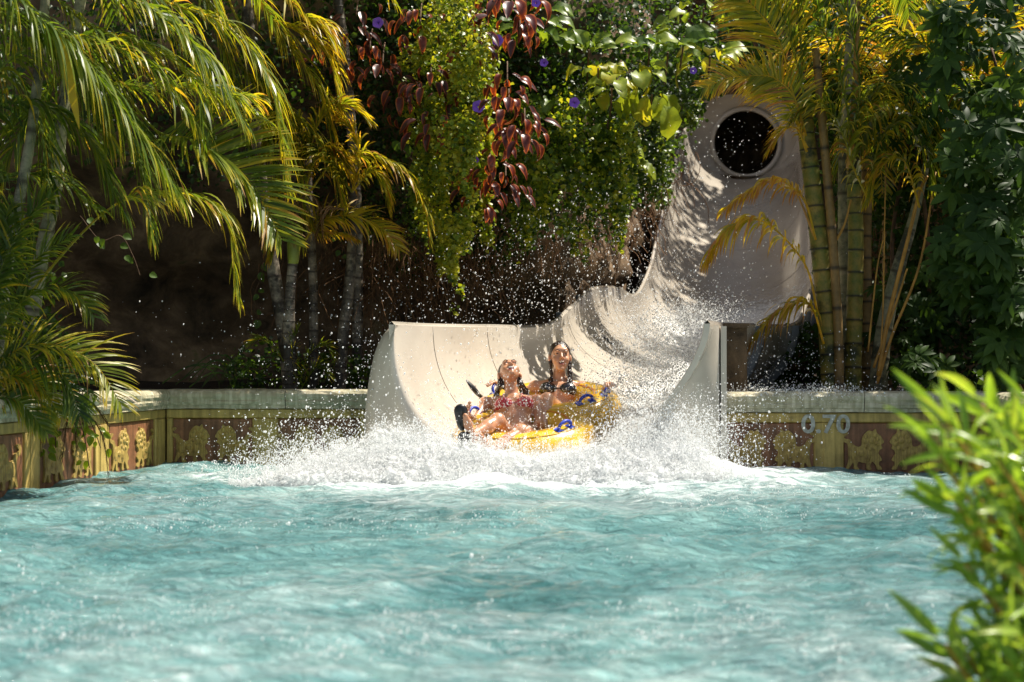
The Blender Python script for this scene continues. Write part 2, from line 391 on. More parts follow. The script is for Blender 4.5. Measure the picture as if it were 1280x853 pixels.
# ------------------------------------------------------------------ ground, cliff
def make_ground():
    xs = np.concatenate([np.linspace(-300, -16, 8), np.linspace(-14, 14, 60), np.linspace(16, 300, 8)])
    ys = np.concatenate([np.linspace(-300, -8, 8), np.linspace(-6, 44, 80), np.linspace(50, 400, 8)])
    X, Y = np.meshgrid(xs, ys, indexing='ij')
    Z = np.full_like(X, -1.1)
    mb = MB(); mb.add(np.stack([X, Y, Z], -1), grid_faces(len(xs), len(ys)))
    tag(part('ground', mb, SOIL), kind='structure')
make_ground()

# raised planting terrace behind the pool walls: polygon strips with top at .5
def terrace(name, front, back, z=.5, n=14):
    f = catmull(front, 30); b = catmull(back, 30); t = np.linspace(0, 1, n)[None, :, None]
    f3 = np.column_stack([f, np.zeros(30)]); b3 = np.column_stack([b, np.zeros(30)])
    G = f3[:, None] * (1 - t) + b3[:, None] * t
    edge = np.minimum(t[..., 0], .15) / .15
    G[..., 2] = z + (.06 * fbm(G * 2.3 + 5, 3)) * edge + .25 * t[..., 0] ** 2
    lo = G[:, :1].copy(); lo[..., 2] = -1.1
    G = np.concatenate([lo, G], 1)
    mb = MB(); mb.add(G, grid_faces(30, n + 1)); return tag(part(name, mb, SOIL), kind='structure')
terrace('soil_terrace_left', [(-4.4, 2), (-3.66, 11.9), (-3.2, 15.4), (-1.0, 15.4), (-.3, 16.6), (.1, 17.5)],
        [(-16, 4), (-14, 14), (-8, 19), (-3, 20), (0, 20), (.8, 20)])
terrace('soil_terrace_right', [(2.15, 14.35), (3.9, 14.3), (4.35, 13.9), (3.2, 9.5), (2.1, 5), (1.5, 1)],
        [(2.95, 17.8), (5, 20), (14, 20), (16, 12), (14, 6), (12, 1)])

def cliff():
    path = [(-18, 8, 6), (-11, 13.5, 6), (-7, 16.6, 6), (-4, 17.9, 5.8), (-1.6, 18.3, 5.6), (.2, 18.6, 5.0), (.95, 20.5, 5.2), (1.2, 23.5, 6), (1.7, 27, 6.5),
            (2.2, 31, 8), (2.6, 34, 9), (4.2, 35, 9.5), (6.2, 34, 9), (5.9, 29, 8), (5.2, 24, 7), (4.7, 20.5, 5.5), (6.5, 18.8, 5.0), (10, 17.5, 5), (17, 12, 5)]
    nu, nv = 260, 56
    p = catmull([(a, b, c) for a, b, c in path], nu)
    T = nrm(np.gradient(p[:, :2], axis=0)); N = np.stack([T[:, 1], -T[:, 0]], -1)   # toward the viewer
    v = np.linspace(0, 1, nv)
    G = np.zeros((nu, nv, 3))
    H = p[:, 2][:, None]
    zz = -1.1 + (H + 1.1) * v[None]
    # overhang: recessed cave at the foot, bulging above
    rec = .9 * np.exp(-((zz - 1.1) / 1.0) ** 2)
    out = .55 * np.clip((zz - 2.2) / 2.0, 0, 1)
    left = (p[:, 0] < .8)[:, None] & (p[:, 1] < 19)[:, None]
    off = np.where(left, out - rec, 0)
    G[..., 0] = p[:, 0][:, None] + N[:, 0][:, None] * off; G[..., 1] = p[:, 1][:, None] + N[:, 1][:, None] * off; G[..., 2] = zz
    d = .28 * fbm(G * 1.1, 5, 3) + .16 * np.abs(fbm(G * 2.6, 4, 9))
    G[..., 0] += N[:, 0][:, None] * d; G[..., 1] += N[:, 1][:, None] * d
    # plateau behind the edge
    back = G[:, -1:].copy(); back = np.repeat(back, 6, 1)
    for k in range(6):
        q = (k + 1) ** 1.5 * .55
        back[:, k, 0] -= N[:, 0] * q; back[:, k, 1] -= N[:, 1] * q; back[:, k, 2] += .12 * (k + 1)
    mb = MB(); mb.add(np.concatenate([G, back], 1), grid_faces(nu, nv + 6, True))
    tag(part('rock_cliff', mb, ROCK), kind='structure')
cliff()

# ------------------------------------------------------------------ pool water
def make_water():
    r = rs(4)
    xs = np.concatenate([np.linspace(-20, -4.7, 20), np.arange(-4.6, 4.6, .032), np.linspace(4.7, 20, 20)])
    ys = np.concatenate([np.linspace(-12, 3.6, 30), np.arange(3.7, 15.6, .034)])
    X, Y = np.meshgrid(xs, ys, indexing='ij')
    Z = np.zeros_like(X)
    wx = X + .5 * fbm(np.stack([X * .5, Y * .5, X * 0], -1), 3, 5); wy = Y + .5 * fbm(np.stack([X * .5, Y * .5, X * 0 + 7], -1), 3, 6)
    for k in range(54):
        lam = .17 * (1.0 + 14 * r.rand() ** 2.4); th = math.radians(-90 + r.normal() * 55)
        amp = .0043 * lam ** .62
        ph = r.rand() * 6.28; kx, ky = math.cos(th) * 6.283 / lam, math.sin(th) * 6.283 / lam
        s = np.sin(kx * wx + ky * wy + ph); Z += amp * (s + .55 * s * s)
    # rings running out from the splash-down
    cx, cy = .3, 13.6; R = np.hypot(X - cx, (Y - cy) * 1.1)
    Z += .022 * np.sin(R * 4.2 + 1.5 * fbm(np.stack([X, Y, X * 0], -1), 2, 8)) * np.exp(-R / 3.0)
    Z += .020 * (.5 - np.abs(fbm(np.stack([X * 2.6, Y * 3.4, X * 0], -1), 4, 21)))
    Z -= Z.mean()
    # churned mound at the slide mouth
    dome = np.exp(-(((X - .2) / 1.55) ** 2 + ((Y - 13.55) / .55) ** 2) ** 1.2)
    lum = .5 + .5 * np.abs(fbm(np.stack([X * 3.2, Y * 3.2, X * 0], -1), 4, 33)) * 1.6
    Z += .16 * dome * lum
    foam = 1.2 * np.exp(-((X - .1) / 1.55) ** 2 - ((Y - 13.4) / .6) ** 2)
    foam += .20 * np.exp(-((X - .0) / 3.0) ** 2 - ((Y - 12.2) / 1.5) ** 2) + .05
    foam += .10 * np.clip(Z / .045, 0, 1) + .13 * np.exp(-((Y - 5.2) / 1.5) ** 2) - .06 * np.exp(-((X - 1.2) / 1.6) ** 2 - ((Y - 8.8) / 1.6) ** 2)  # near band whitened: sunlit foreground brightness put into the tint
    foam += .10 * fbm(np.stack([X * .9, Y * 1.3, X * 0], -1), 4, 50)
    mb = MB(); mb.add(np.stack([X, Y, Z], -1), grid_faces(len(xs), len(ys)), foam.ravel())
    tag(part('pool_water', mb, WATER), kind='structure')
make_water()
def ground_edge():
    pass

# ------------------------------------------------------------------ pool walls
LION = [(.06, .30), (.02, .22), (.09, .18), (.10, .12), (.05, .06), (.02, .0), (.16, .0), (.20, .10), (.30, .18), (.36, .08), (.32, .0), (.46, .0), (.48, .14), (.60, .16),
        (.70, .18), (.74, .08), (.68, .0), (.82, .0), (.86, .16), (.98, .02), (1.06, .02), (1.0, .20), (1.0, .42), (1.02, .60), (1.16, .66), (1.22, .78), (1.14, .88), (1.00, .86),
        (1.05, .80), (1.12, .76), (1.06, .72), (.94, .70), (.86, .60), (.74, .54), (.62, .56), (.60, .72), (.52, .84), (.40, .92), (.28, .90), (.20, .96), (.16, .86), (.06, .80), (.0, .72),
        (-.04, .64), (.04, .58), (.0, .50), (.08, .46), (.12, .38)]
def lion_mesh():
    bm = bmesh.new()
    pts = catmull([(x, 0, z) for x, z in LION + LION[:1]], 150)[:-1]
    vs = [bm.verts.new((p[0] - .5, 0, p[2])) for p in pts]
    f = bm.faces.new(vs)
    r = bmesh.ops.extrude_face_region(bm, geom=[f]); nv = [g for g in r['geom'] if isinstance(g, bmesh.types.BMVert)]
    for v in nv: v.co.y -= .09
    bmesh.ops.triangulate(bm, faces=bm.faces[:])
    # raised locks, ribs and thigh
    def blob(x, z, rx, rz, h=.06):
        c = bmesh.ops.create_uvsphere(bm, u_segments=8, v_segments=5, radius=1)['verts']
        for v in c: v.co = Vector((x - .5 + v.co.x * rx, -.08 + v.co.y * h, z + v.co.z * rz))
    for a in range(9):
        th = a * .7; blob(.32 + .2 * math.cos(th), .66 + .18 * math.sin(th), .06, .06)
    blob(.30, .68, .10, .09, .09); blob(.18, .62, .05, .04, .1); blob(.85, .38, .12, .17); blob(.42, .32, .09, .15); blob(.62, .38, .13, .08)
    bmesh.ops.recalc_face_normals(bm, faces=bm.faces[:])
    me = bpy.data.meshes.new('lion_relief'); bm.to_mesh(me); bm.free(); me.materials.append(GOLD); return me
LION_ME = lion_mesh()
ZP, ZR, ZC = .385, .465, .625          # panel top, rail top, coping top
def coping_profile():
    # (out, z) out = distance in front of the wall face, going from the back edge over the top to the underside
    return [(-.42, ZR), (-.42, ZC - .01), (-.30, ZC), (.02, ZC), (.06, ZC - .012), (.078, ZC - .035), (.078, ZC - .06), (.066, ZC - .085), (.070, ZC - .10), (.062, ZC - .125), (.046, ZC - .13), (.045, ZC - .158), (.03, ZR)]
def pool_wall(a, b, spans, label, joints, lions=True):
    """a, b: plan points of the face; spans: list of (s0,s1) metres for panels"""
    a, b = arr(a), arr(b); L = np.linalg.norm(b - a); T = (b - a) / L; Nn = arr([T[1], -T[0]])
    o = thing('pool_wall', (*a, 0), label, 'wall', 'painted pool walls')
    def W(s, out, z): return np.stack([a[0] + T[0] * s + Nn[0] * out, a[1] + T[1] * s + Nn[1] * out, z + 0 * s], -1)
    def slab(name, s0, s1, z0, z1, out, mat, back=-.30, bev=.006, parent=o):
        pr = [(back, z0), (out - bev, z0), (out, z0 + bev), (out, z1 - bev), (out - bev, z1), (back, z1)]
        ss = arr([s0, s0 + bev, s1 - bev, s1]); ins = arr([bev, 0, 0, bev])
        G = np.array([[W(arr(s), (q if q < 0 else q) - (i if q > back + .01 else 0), arr(z)) for q, z in pr] for s, i in zip(ss, ins)])
        mb = MB(); mb.add(G, [grid_faces(4, 6, False), np.array([[0, 1, 2, 3, 4, 5]]), np.array([[23, 22, 21, 20, 19, 18]])]); return part(name, mb, mat, parent, smooth=False)
    slab('wall_body', 0, L, -1.1, ZP, -.012, YEL)
    slab('top_rail', 0, L, ZP + .002, ZR - .003, .012, YEL, -.28)
    cuts = sorted([0, L] + [x for s in spans for x in s if 0 < x < L])
    edges = [0] + [x for s in spans for x in s] + [L]
    for i in range(0, len(edges), 2):
        if edges[i + 1] - edges[i] > .03: 
            s0, s1 = edges[i], edges[i + 1]
            pl = slab('pilaster', s0 + .002, s1 - .002, -.6, ZP, .012, YEL, -.1)
            wd = s1 - s0
            if wd > .12:
                slab('pilaster_strip', s0 + wd * .3, s0 + wd * .7, -.6, ZP - .001, .019, YEL, -.02, .004, pl)
    for s0, s1 in spans:
        pn = slab('panel', s0 + .004, s1 - .004, -.6, ZP - .004, -.004, REDP, -.08)
        n = 2 if s1 - s0 > .5 else 1
        h = .33
        for k in range(n):
            c = s0 + (s1 - s0) * ((k + .5) / n); wdt = min(h * 1.05, (s1 - s0) / n * .80)
            p = W(arr(c), -.003, arr(.02))
            flip = 1 if k == 1 else -1
            ex = Vector((T[0], T[1], 0)) * flip * wdt; ey = Vector((-Nn[0], -Nn[1], 0)) * .16; ez = Vector((0, 0, h))
            M = Matrix(((ex.x, ey.x, ez.x, p[0]), (ex.y, ey.y, ez.y, p[1]), (ex.z, ey.z, ez.z, p[2]), (0, 0, 0, 1)))
            inst('lion_relief', LION_ME, pn, M)
    pr = coping_profile(); js = [0] + joints + [L]
    for i in range(len(js) - 1):
        s0, s1 = js[i] + .003, js[i + 1] - .003; n = max(3, int((s1 - s0) / .08))
        ss = np.linspace(s0, s1, n)
        G = np.zeros((n, len(pr), 3))
        for j, (q, z) in enumerate(pr):
            wob = .004 * np.sin(ss * 9 + j) + .003 * np.sin(ss * 23 + j * 2)
            G[:, j] = W(ss, q + wob, z + wob * .5)
        m = len(pr)
        mb = MB(); mb.add(G, [grid_faces(n, m), np.arange(m)[None], (np.arange(m)[::-1] + (n - 1) * m)[None]])
        part('coping_stone', mb, COPE, o, smooth=False)
    return o, W
def ang_Y(px): return (-5.066) / ((px - 640) / F - .14375)
def ang_s(px):
    Y = ang_Y(px); x = (px - 640) / F * Y; return math.hypot(x - A0[0], Y - A0[1])
A0 = (-3.37 - .14375 * 7.8, 4.0); A1 = (-2.91, 15.0)
sp = [(1.0, 2.0), (2.4, 3.4), (3.8, 4.8), (5.2, 6.2)] + [(ang_s(-75), ang_s(30)), (ang_s(49), ang_s(118)), (ang_s(135), ang_s(193))]
wa, Wa = pool_wall(A0, A1, sp, 'ochre pool wall with lion panels running toward the viewer along the left edge', [2.2, 4.4, 6.4, 8.6])
wb, Wb = pool_wall((-2.89, 15.0), (-1.15, 15.0), [(.05, .72), (.93, 1.62)], 'short ochre lion wall left of the slide mouth, under the palm clump', [1.0])
wc, Wc = pool_wall((1.64, 14.0), (3.80, 14.0), [(.02, .72), (.95, 1.62), (1.85, 2.14)], 'ochre lion wall right of the slide mouth, marked with a pool depth', [1.1])
wd_, Wd = pool_wall((3.82, 14.0), (1.40, .5), [(.6, 1.6), (2.2, 3.2), (4.0, 5.0)], 'pool wall turning toward the viewer behind the blurred bush', [1.6, 3.2, 5, 7, 9, 11])
# depth marking
cu = bpy.data.curves.new('depth', 'FONT'); cu.body = '0.70'; cu.size = .20; cu.extrude = .002; cu.align_x = 'CENTER'; cu.offset = .004
tmp = bpy.data.objects.new('tmp', cu); COL.objects.link(tmp)
dg = bpy.context.evaluated_depsgraph_get(); me = bpy.data.meshes.new_from_object(tmp.evaluated_get(dg)); bpy.data.objects.remove(tmp)
me.materials.clear(); me.materials.append(GREYT)
p = P(1032, 541, 13.975)
mk = inst('depth_marking', me, wc, Matrix.Translation(Vector(p)) @ Matrix.Rotation(math.pi / 2, 4, 'X') @ Matrix.Scale(1.12, 4, (1, 0, 0)), label='pale 0.70 depth figures painted across the pilaster')

# ------------------------------------------------------------------ slide
#        Y     xc    w     floor  h
ST = arr([[13.75, .27, 1.235, .05, 1.10], [14.6, .52, 1.225, .12, 1.03], [15.5, .92, 1.21, .22, .94], [17.2, 1.50, 1.20, .42, .78],
          [18.4, 1.80, 1.19, .66, .76], [19.6, 2.07, 1.19, .80, .84], [21.0, 2.40, 1.16, .86, .84], [22.5, 2.70, 1.14, .98, .70], [24.2, 2.99, 1.12, 1.32, .78],
          [25.8, 3.22, 1.10, 1.78, .90], [27.6, 3.46, 1.06, 2.42, .96], [29.4, 3.72, 1.02, 3.14, 1.0], [30.8, 3.95, 1.00, 3.70, 1.02], [31.9, 4.12, .99, 4.06, .98]])
def slide_pts(vs, aa, off=0.0):
    S = np.array([catmull(ST, 400)[i] for i in np.clip((np.asarray(vs) / (len(ST) - 1) * 399).round().astype(int), 0, 399)])
    Y, xc, wd, fl, h = S.T
    dx = np.gradient(catmull(ST[:, :2], 400), axis=0)
    d = dx[np.clip((np.asarray(vs) / (len(ST) - 1) * 399).round().astype(int), 0, 399)]; d = d / np.linalg.norm(d, axis=1, keepdims=True)
    # d = (dY,dX); across vector
    ax, ay = d[:, 0], -d[:, 1]
    k = 0.55
    e = np.clip(1 - np.asarray(vs) / 3.0, 0, 1)[:, None]
    c = np.cos(aa)[None]; s = np.sin(aa)[None]
    ex = np.where(c > 0, 2 / (2 - .4 * e), 2 / (2 + .3 * e))
    s = np.where(s < 0, -np.abs(s) ** ex, s) ; c = np.sign(c) * np.abs(c) ** ex
    W_ = (wd[:, None] + off) * c; Zz = fl[:, None] + (h[:, None]) * (1 + s) + off * s
    return np.stack([xc[:, None] + ax[:, None] * W_, Y[:, None] + ay[:, None] * W_ * k, Zz], -1)
slide = thing('water_slide', (.3, 14, 0), 'cream fibreglass raft slide curving down from a dark tube into the pool', 'water slide')
NA = 44
AA = np.linspace(math.pi, 2 * math.pi, NA)
joints = [0, .95, 2.0, 2.9, 3.7, 4.6, 5.6, 6.7, 7.8, 9.0, 10.2, 11.4, 13]
for i in range(len(joints) - 1):
    n = 14; vs = np.linspace(joints[i] + (.0 if i == 0 else .0015), joints[i + 1], n)
    I = slide_pts(vs, AA); O = slide_pts(vs, AA, .045)
    # ring: inner left->right, rolled rim, outer right->left, rolled rim
    lrim = (I[:, :1] + O[:, :1]) / 2 + arr([0, 0, .025]); rrim = (I[:, -1:] + O[:, -1:]) / 2 + arr([0, 0, .025])
    ring = np.concatenate([I, rrim, O[:, ::-1], lrim, I[:, :1]], 1)
    m = ring.shape[1]
    mb = MB(); mb.add(ring, grid_faces(n, m, True))
    # end lips so that each moulded section reads
    for e in (0, n - 1):
        mb.add(np.stack([I[e], O[e]], 0), grid_faces(2, NA, e == 0))
    sec = part('slide_section', mb, SLIDE, slide)
    if i > 0:
        fl_i = slide_pts([joints[i] - .03, joints[i] + .03], AA, .046); fl_o = slide_pts([joints[i] - .03, joints[i] + .03], AA, .11)
        mb = MB(); ring = np.stack([fl_i[0], fl_o[0], fl_o[1], fl_i[1]], 0); mb.add(ring, grid_faces(4, NA)); 
        mb.add(np.stack([fl_i[1], fl_i[0]], 0), grid_faces(2, NA))
        part('joint_flange', mb, STEEL, slide)
        mb = MB(); tube(mb, slide_pts([joints[i]], AA, -.001)[0], .0035, 5); part('joint_sealant', mb, SEAL, slide)
# mouth flange: panel between the channel edge and the outer outline
inner = slide_pts([0.0], AA)[0]
def mouth_panel():
    # left: crescent; right: broad wing
    Lin = slide_pts([0.0], np.linspace(math.pi, math.pi * 1.5, 30))[0]
    Lout = arr([P(x, y, 14.02) for x, y in [(498, 407), (487, 410), (477, 422), (469, 440), (464, 460), (460, 484), (457, 508), (455, 532), (455, 560), (455, 600), (455, 660)]])
    Rin = slide_pts([0.0], np.linspace(2 * math.pi, math.pi * 1.5, 30))[0]
    Rout = arr([P(x, y, 13.84) for x, y in [(899, 407), (899, 420), (899, 438), (899, 462), (899, 486), (899, 506), (899, 524), (899, 545), (899, 570), (899, 600), (899, 640)]])
    for nm, a, b, bul in (('mouth_flange', Lin, Lout, .06), ('mouth_flange', Rout, Rin, .02)):
        A = catmull(a, 40); B = catmull(b, 40); t = np.linspace(0, 1, 9)[None, :, None]
        G = A[:, None] * (1 - t) + B[:, None] * t; G[..., 1] -= bul * np.sin(t[..., 0] * math.pi) + .0
        G[:, 0, 1] += .0
        bk = G[:, ::-1].copy(); bk[..., 1] += .07
        ring = np.concatenate([G, bk, G[:, :1]], 1)
        mb = MB(); mb.add(ring, grid_faces(40, 19, False)); mb.add(ring[0, :18], np.arange(18)[None])
        part(nm, mb, SLIDE, slide)
    # return side of the right wing
    mb = MB(); box(mb, (1.615, 13.86, -.9), (1.66, 14.6, 1.135)); part('side_return', mb, SLIDE, slide, smooth=False)
mouth_panel()
# tube opening + collar
def tube_end():
    c = P(933, 178, 32.2); r = .60; n = 64; a = np.arange(n + 1) * 2 * math.pi / n
    circ = np.stack([c[0] + r * np.cos(a), np.full(n + 1, 32.25), c[2] + r * np.sin(a)], -1)
    co = np.abs(np.cos(a)) ** .75 * np.sign(np.cos(a)); si = np.abs(np.sin(a)) ** .75 * np.sign(np.sin(a))
    outer = np.stack([4.12 + 1.04 * co, np.full(n + 1, 31.85), np.where(si > 0, c[2] + .82 * si, c[2] + .64 * si)], -1)
    rings = []
    for t in np.linspace(0, 1, 9):
        e = t * t * (3 - 2 * t); g = outer * (1 - t) + circ * t; g[:, 1] = 31.85 + .42 * (1 - (1 - t) ** 2); rings.append(g)
    mb = MB(); mb.add(np.array(rings), grid_faces(9, n + 1, True)); part('tube_collar', mb, SLIDE, slide)
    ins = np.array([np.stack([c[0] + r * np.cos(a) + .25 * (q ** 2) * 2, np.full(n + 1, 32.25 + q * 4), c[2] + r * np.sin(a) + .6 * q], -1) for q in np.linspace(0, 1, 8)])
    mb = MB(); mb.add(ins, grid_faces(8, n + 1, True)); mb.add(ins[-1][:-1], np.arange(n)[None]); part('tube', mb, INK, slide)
    lip = np.stack([c[0] + (r + .01) * np.cos(a), np.full(n + 1, 32.22), c[2] + (r + .01) * np.sin(a)], -1)
    mb = MB(); tube(mb, lip, .045, 10, caps=False); part('tube_lip', mb, SLIDE, slide)
tube_end()
# small dark wall jets in the channel
def jet(v, adeg, L=.26, rot=-.5):
    a = math.radians(adeg); c = slide_pts([v], np.array([a]))[0, 0]
    e = slide_pts([v + .04], np.array([a + .2]))[0, 0]; d = nrm(e - c)
    c2 = slide_pts([v], np.array([a]), -.03)[0, 0]; nn = nrm(c2 - c)
    side = np.cross(d, nn); mb = MB(); G = []
    for t in np.linspace(0, 1, 9):
        w_ = .032 * math.sin(math.pi * min(1, t * .9 + .08)) ** .8; h_ = .022 * math.sin(math.pi * t) + .002
        ctr = c + d * L * (t - .5)
        G.append([ctr + side * w_ * math.cos(b) + nn * h_ * math.sin(b) for b in np.linspace(0, math.pi, 7)])
    mb.add(np.array(G), grid_faces(9, 7)); part('jet_nozzle', mb, DARKP, slide)
jet(1.35, 209); jet(2.2, 208); jet(4.55, 215)

# rushing water on the channel floor
def slide_flow():
    vs = np.linspace(.6, 12.2, 230); aa = np.linspace(math.pi + .35, 2 * math.pi - .12, 60)
    G = slide_pts(vs, aa, -.02)
    nz = fbm(G * 4, 4, 2)
    t = (aa - math.pi) / math.pi
    cen = np.exp(-((t[None] - .62) / .24) ** 2)
    along = np.interp(vs, [.6, 1.6, 2.6, 3.4, 6, 7.2, 8, 9.5, 12.2], [.20, .30, .42, .52, .50, .48, .26, .06, .08])[:, None]
    tint = cen * along + .06 * fbm(G * 1.5, 3, 77)
    tint += .28 * np.exp(-((vs[:, None] - 7.3) / 1.0) ** 2) * np.exp(-((t[None] - .45) / .3) ** 2)
    G[..., 2] += .10 * np.abs(nz) * np.clip(tint - .25, 0, .3)
    mb = MB(); mb.add(G, grid_faces(len(vs), len(aa), True), tint.ravel())
    tag(part('slide_water', mb, SWATER), kind='structure')
slide_flow()
# block beside the mouth
mb = MB(); box(mb, (1.69, 14.25, .5), (1.87, 14.85, 1.13)); box(mb, (1.675, 14.22, 1.13), (1.885, 14.87, 1.165))
o = part('stone_post', mb, ROCK, None, smooth=False, origin=(1.8, 14.5, .5)); tag(o, 'short brown stone post beside the right edge of the slide mouth', 'post')
#@@VEG
# ------------------------------------------------------------------ palms
def frond_mb(ctrl, ll=.55, n=38, width=.024, droop=.6, tint=.35, up=(0, 0, 1), seed=0, a0=42, a1=68, start=.1, lift=.15, tipt=.45, rr=.011, sides=(-1, 1)):
    r = rs(seed); m = 60; p = catmull(ctrl, m); T, _, _ = frames(p)
    T = nrm(np.gradient(p, axis=0)); S = nrm(np.cross(T, arr(up))); Nn = np.cross(S, T)
    mb = MB(); tube(mb, p, np.linspace(rr, rr * .25, m), 5, np.clip(tint + .22, 0, .8))
    n = int(n * 1.55); width = width * .47; droop = droop * .58; ll = ll * 1.05
    q = np.linspace(start, .995, n)
    for sd in sides:
        qq = np.clip(q + r.uniform(-.4, .4, n) * (1 - start) / n, 0, 1); f = qq * (m - 1); i0 = np.minimum(f.astype(int), m - 2); fr = (f - i0)[:, None]
        B = p[i0] * (1 - fr) + p[i0 + 1] * fr; t_, s_, n_ = T[i0], S[i0], Nn[i0]
        A = np.radians(a0 + (a1 - a0) * (1 - qq) + r.normal(size=n) * 5)[:, None]
        D = nrm(s_ * sd * np.sin(A) + t_ * np.cos(A) + n_ * (lift + r.normal(size=n)[:, None] * .12))
        prof = np.interp(qq, [0, .12, .4, .75, 1], [.45, .8, 1, .75, .35]) * ll * r.uniform(.85, 1.1, n)
        k = 7; s = np.linspace(0, 1, k)
        dr = droop * r.uniform(.7, 1.3, n)
        g = arr([0, 0, -1])
        # bend progressively toward gravity, keeping length
        pts = np.zeros((n, k, 3)); pts[:, 0] = B; d = D.copy()
        for j in range(1, k):
            d = nrm(d + g * (dr[:, None] * .42 * j / k * 1.6)); pts[:, j] = pts[:, j - 1] + d * (prof / (k - 1))[:, None]
        dd = nrm(np.gradient(pts, axis=1)); wv = nrm(np.cross(dd, n_[:, None] + r.normal(size=(n, 1, 3)) * .35))
        wp = arr([.45, .9, 1, .9, .7, .42, .06]) * width
        Lf = pts + wv * wp[None, :, None]; Rt = pts - wv * wp[None, :, None]
        V = np.stack([Lf, Rt], 2).reshape(n, k * 2, 3)
        fc = np.array([[2 * j, 2 * j + 1, 2 * j + 3, 2 * j + 2] for j in range(k - 1)])
        FF = (fc[None] + (np.arange(n) * k * 2)[:, None, None]).reshape(-1, 4)
        base = tint + r.normal(size=n) * .09 + (r.rand(n) < .07) * .4
        tt = np.clip(base[:, None] + tipt * s[None] ** 3, 0, 1)
        mb.add(V.reshape(-1, 3), FF, np.repeat(tt.reshape(n, k, 1), 2, 2).ravel())
    return mb
def frond(parent, px, Y, mat=PALM, **kw):
    """px: list of (px,py[,dY]) control points at depth Y"""
    c = [P(q[0], q[1], Y + (q[2] if len(q) > 2 else 0)) for q in px]
    return part('frond', frond_mb(c, **kw), mat, parent)
def trunk(parent, pts, rad, mat, rings=12, seg=12, name='trunk', seed=0, dark=1.0):
    n = rings * 22; p = catmull(pts, n); u = np.linspace(0, rings, n); fr = u % 1
    mark = np.exp(-((fr - .5) / .055) ** 2)
    r0 = np.interp(np.linspace(0, 1, n), np.linspace(0, 1, len(rad)), rad)
    mb = MB(); tube(mb, p, r0 * (1 + .09 * mark), seg, np.clip(mark * dark, 0, 1)); return part(name, mb, mat, parent)
PALMG = 'feather palms beside the slide'
def palm(base, label): return thing('palm_tree', base, label, 'palm', PALMG)
def crown(parent, c, n, seed, L=1.6, tint=.35, ll=.5, elev=(10, 80), az=(0, 360), nl=28):
    r = rs(seed)
    for k in range(n):
        a = math.radians(az[0] + (az[1] - az[0]) * (k + r.rand() * .6) / n); e = math.radians(r.uniform(*elev)); Lk = L * r.uniform(.8, 1.15)
        h = arr([math.cos(a), math.sin(a), 0]); p = [c]; d = e
        for j in range(4): p.append(p[-1] + (h * math.cos(d) + arr([0, 0, math.sin(d)])) * Lk / 4); d -= r.uniform(.35, .6)
        part('frond', frond_mb(p, ll=ll, n=nl, tint=tint + r.normal() * .07, seed=seed * 50 + k, droop=.7, width=.022), PALM, parent)

# --- left foreground palm, crown out of the frame at top left
Y1 = 12.4
b = P(-6, 500, Y1); b[2] = .5
pA = palm(b, 'large palm at the left edge with a pale stem and long fronds hanging in front')
trunk(pA, [b, P(2, 380, Y1), P(18, 280, Y1), P(38, 170, Y1), P(52, 40, Y1), P(60, -60, Y1)], [.06, .042, .036, .03], TR_PALE, 9)
frond(pA, [(-40, -70), (30, 6), (73, 43), (122, 95), (170, 162), (216, 232)], Y1 - .9, ll=.80, n=52, droop=1.5, tint=.24, width=.026, seed=1, start=.03, a0=30, a1=70)
frond(pA, [(-90, 40), (-20, 10), (40, 30), (95, 90), (135, 170)], Y1 - .5, ll=.75, n=46, droop=1.6, tint=.16, seed=2, width=.026)
frond(pA, [(60, -60), (150, -10), (215, 30), (262, 82), (300, 150)], Y1 - .3, ll=.62, n=48, droop=1.1, tint=.30, seed=3)
frond(pA, [(40, -30), (110, 30), (190, 60), (262, 110), (320, 122)], Y1 - .1, ll=.5, n=44, droop=.9, tint=.34, seed=4)
frond(pA, [(-30, 120), (30, 60), (110, 50), (190, 85), (240, 150)], Y1 - .6, ll=.55, n=44, droop=1.2, tint=.30, seed=5)
frond(pA, [(-60, 180), (0, 130), (70, 140), (120, 190), (150, 260)], Y1 - .2, ll=.6, n=44, droop=1.3, tint=.12, seed=6)
frond(pA, [(-60, 60), (10, 90), (50, 160), (60, 250)], Y1 + .3, ll=.6, n=40, droop=1.2, tint=.14, seed=7)
frond(pA, [(150, -60), (200, 10), (235, 60), (250, 120), (252, 180)], Y1 + .5, ll=.5, n=40, droop=1.0, tint=.12, seed=8)
frond(pA, [(-70, 300), (-10, 230), (60, 220), (125, 262)], Y1 + .4, ll=.5, n=34, droop=1.0, tint=.18, seed=9)
# broad yellowed blade caught in the frond
mb = MB(); p_ = catmull([P(74, 40, Y1 - 1), P(84, 90, Y1 - 1), P(92, 130, Y1 - 1), P(99, 163, Y1 - 1)], 16)
wv = np.sin(np.linspace(.25, math.pi, 16)) * .03
mb.add(np.stack([p_ - arr([1, 0, 0]) * wv[:, None], p_ + arr([1, .3, 0]) * wv[:, None]], 1), grid_faces(16, 2), .82); part('dry_leaflet', mb, PALM, pA)
crown(pA, P(10, -90, Y1), 10, 11, L=1.9, tint=.3, elev=(20, 75))

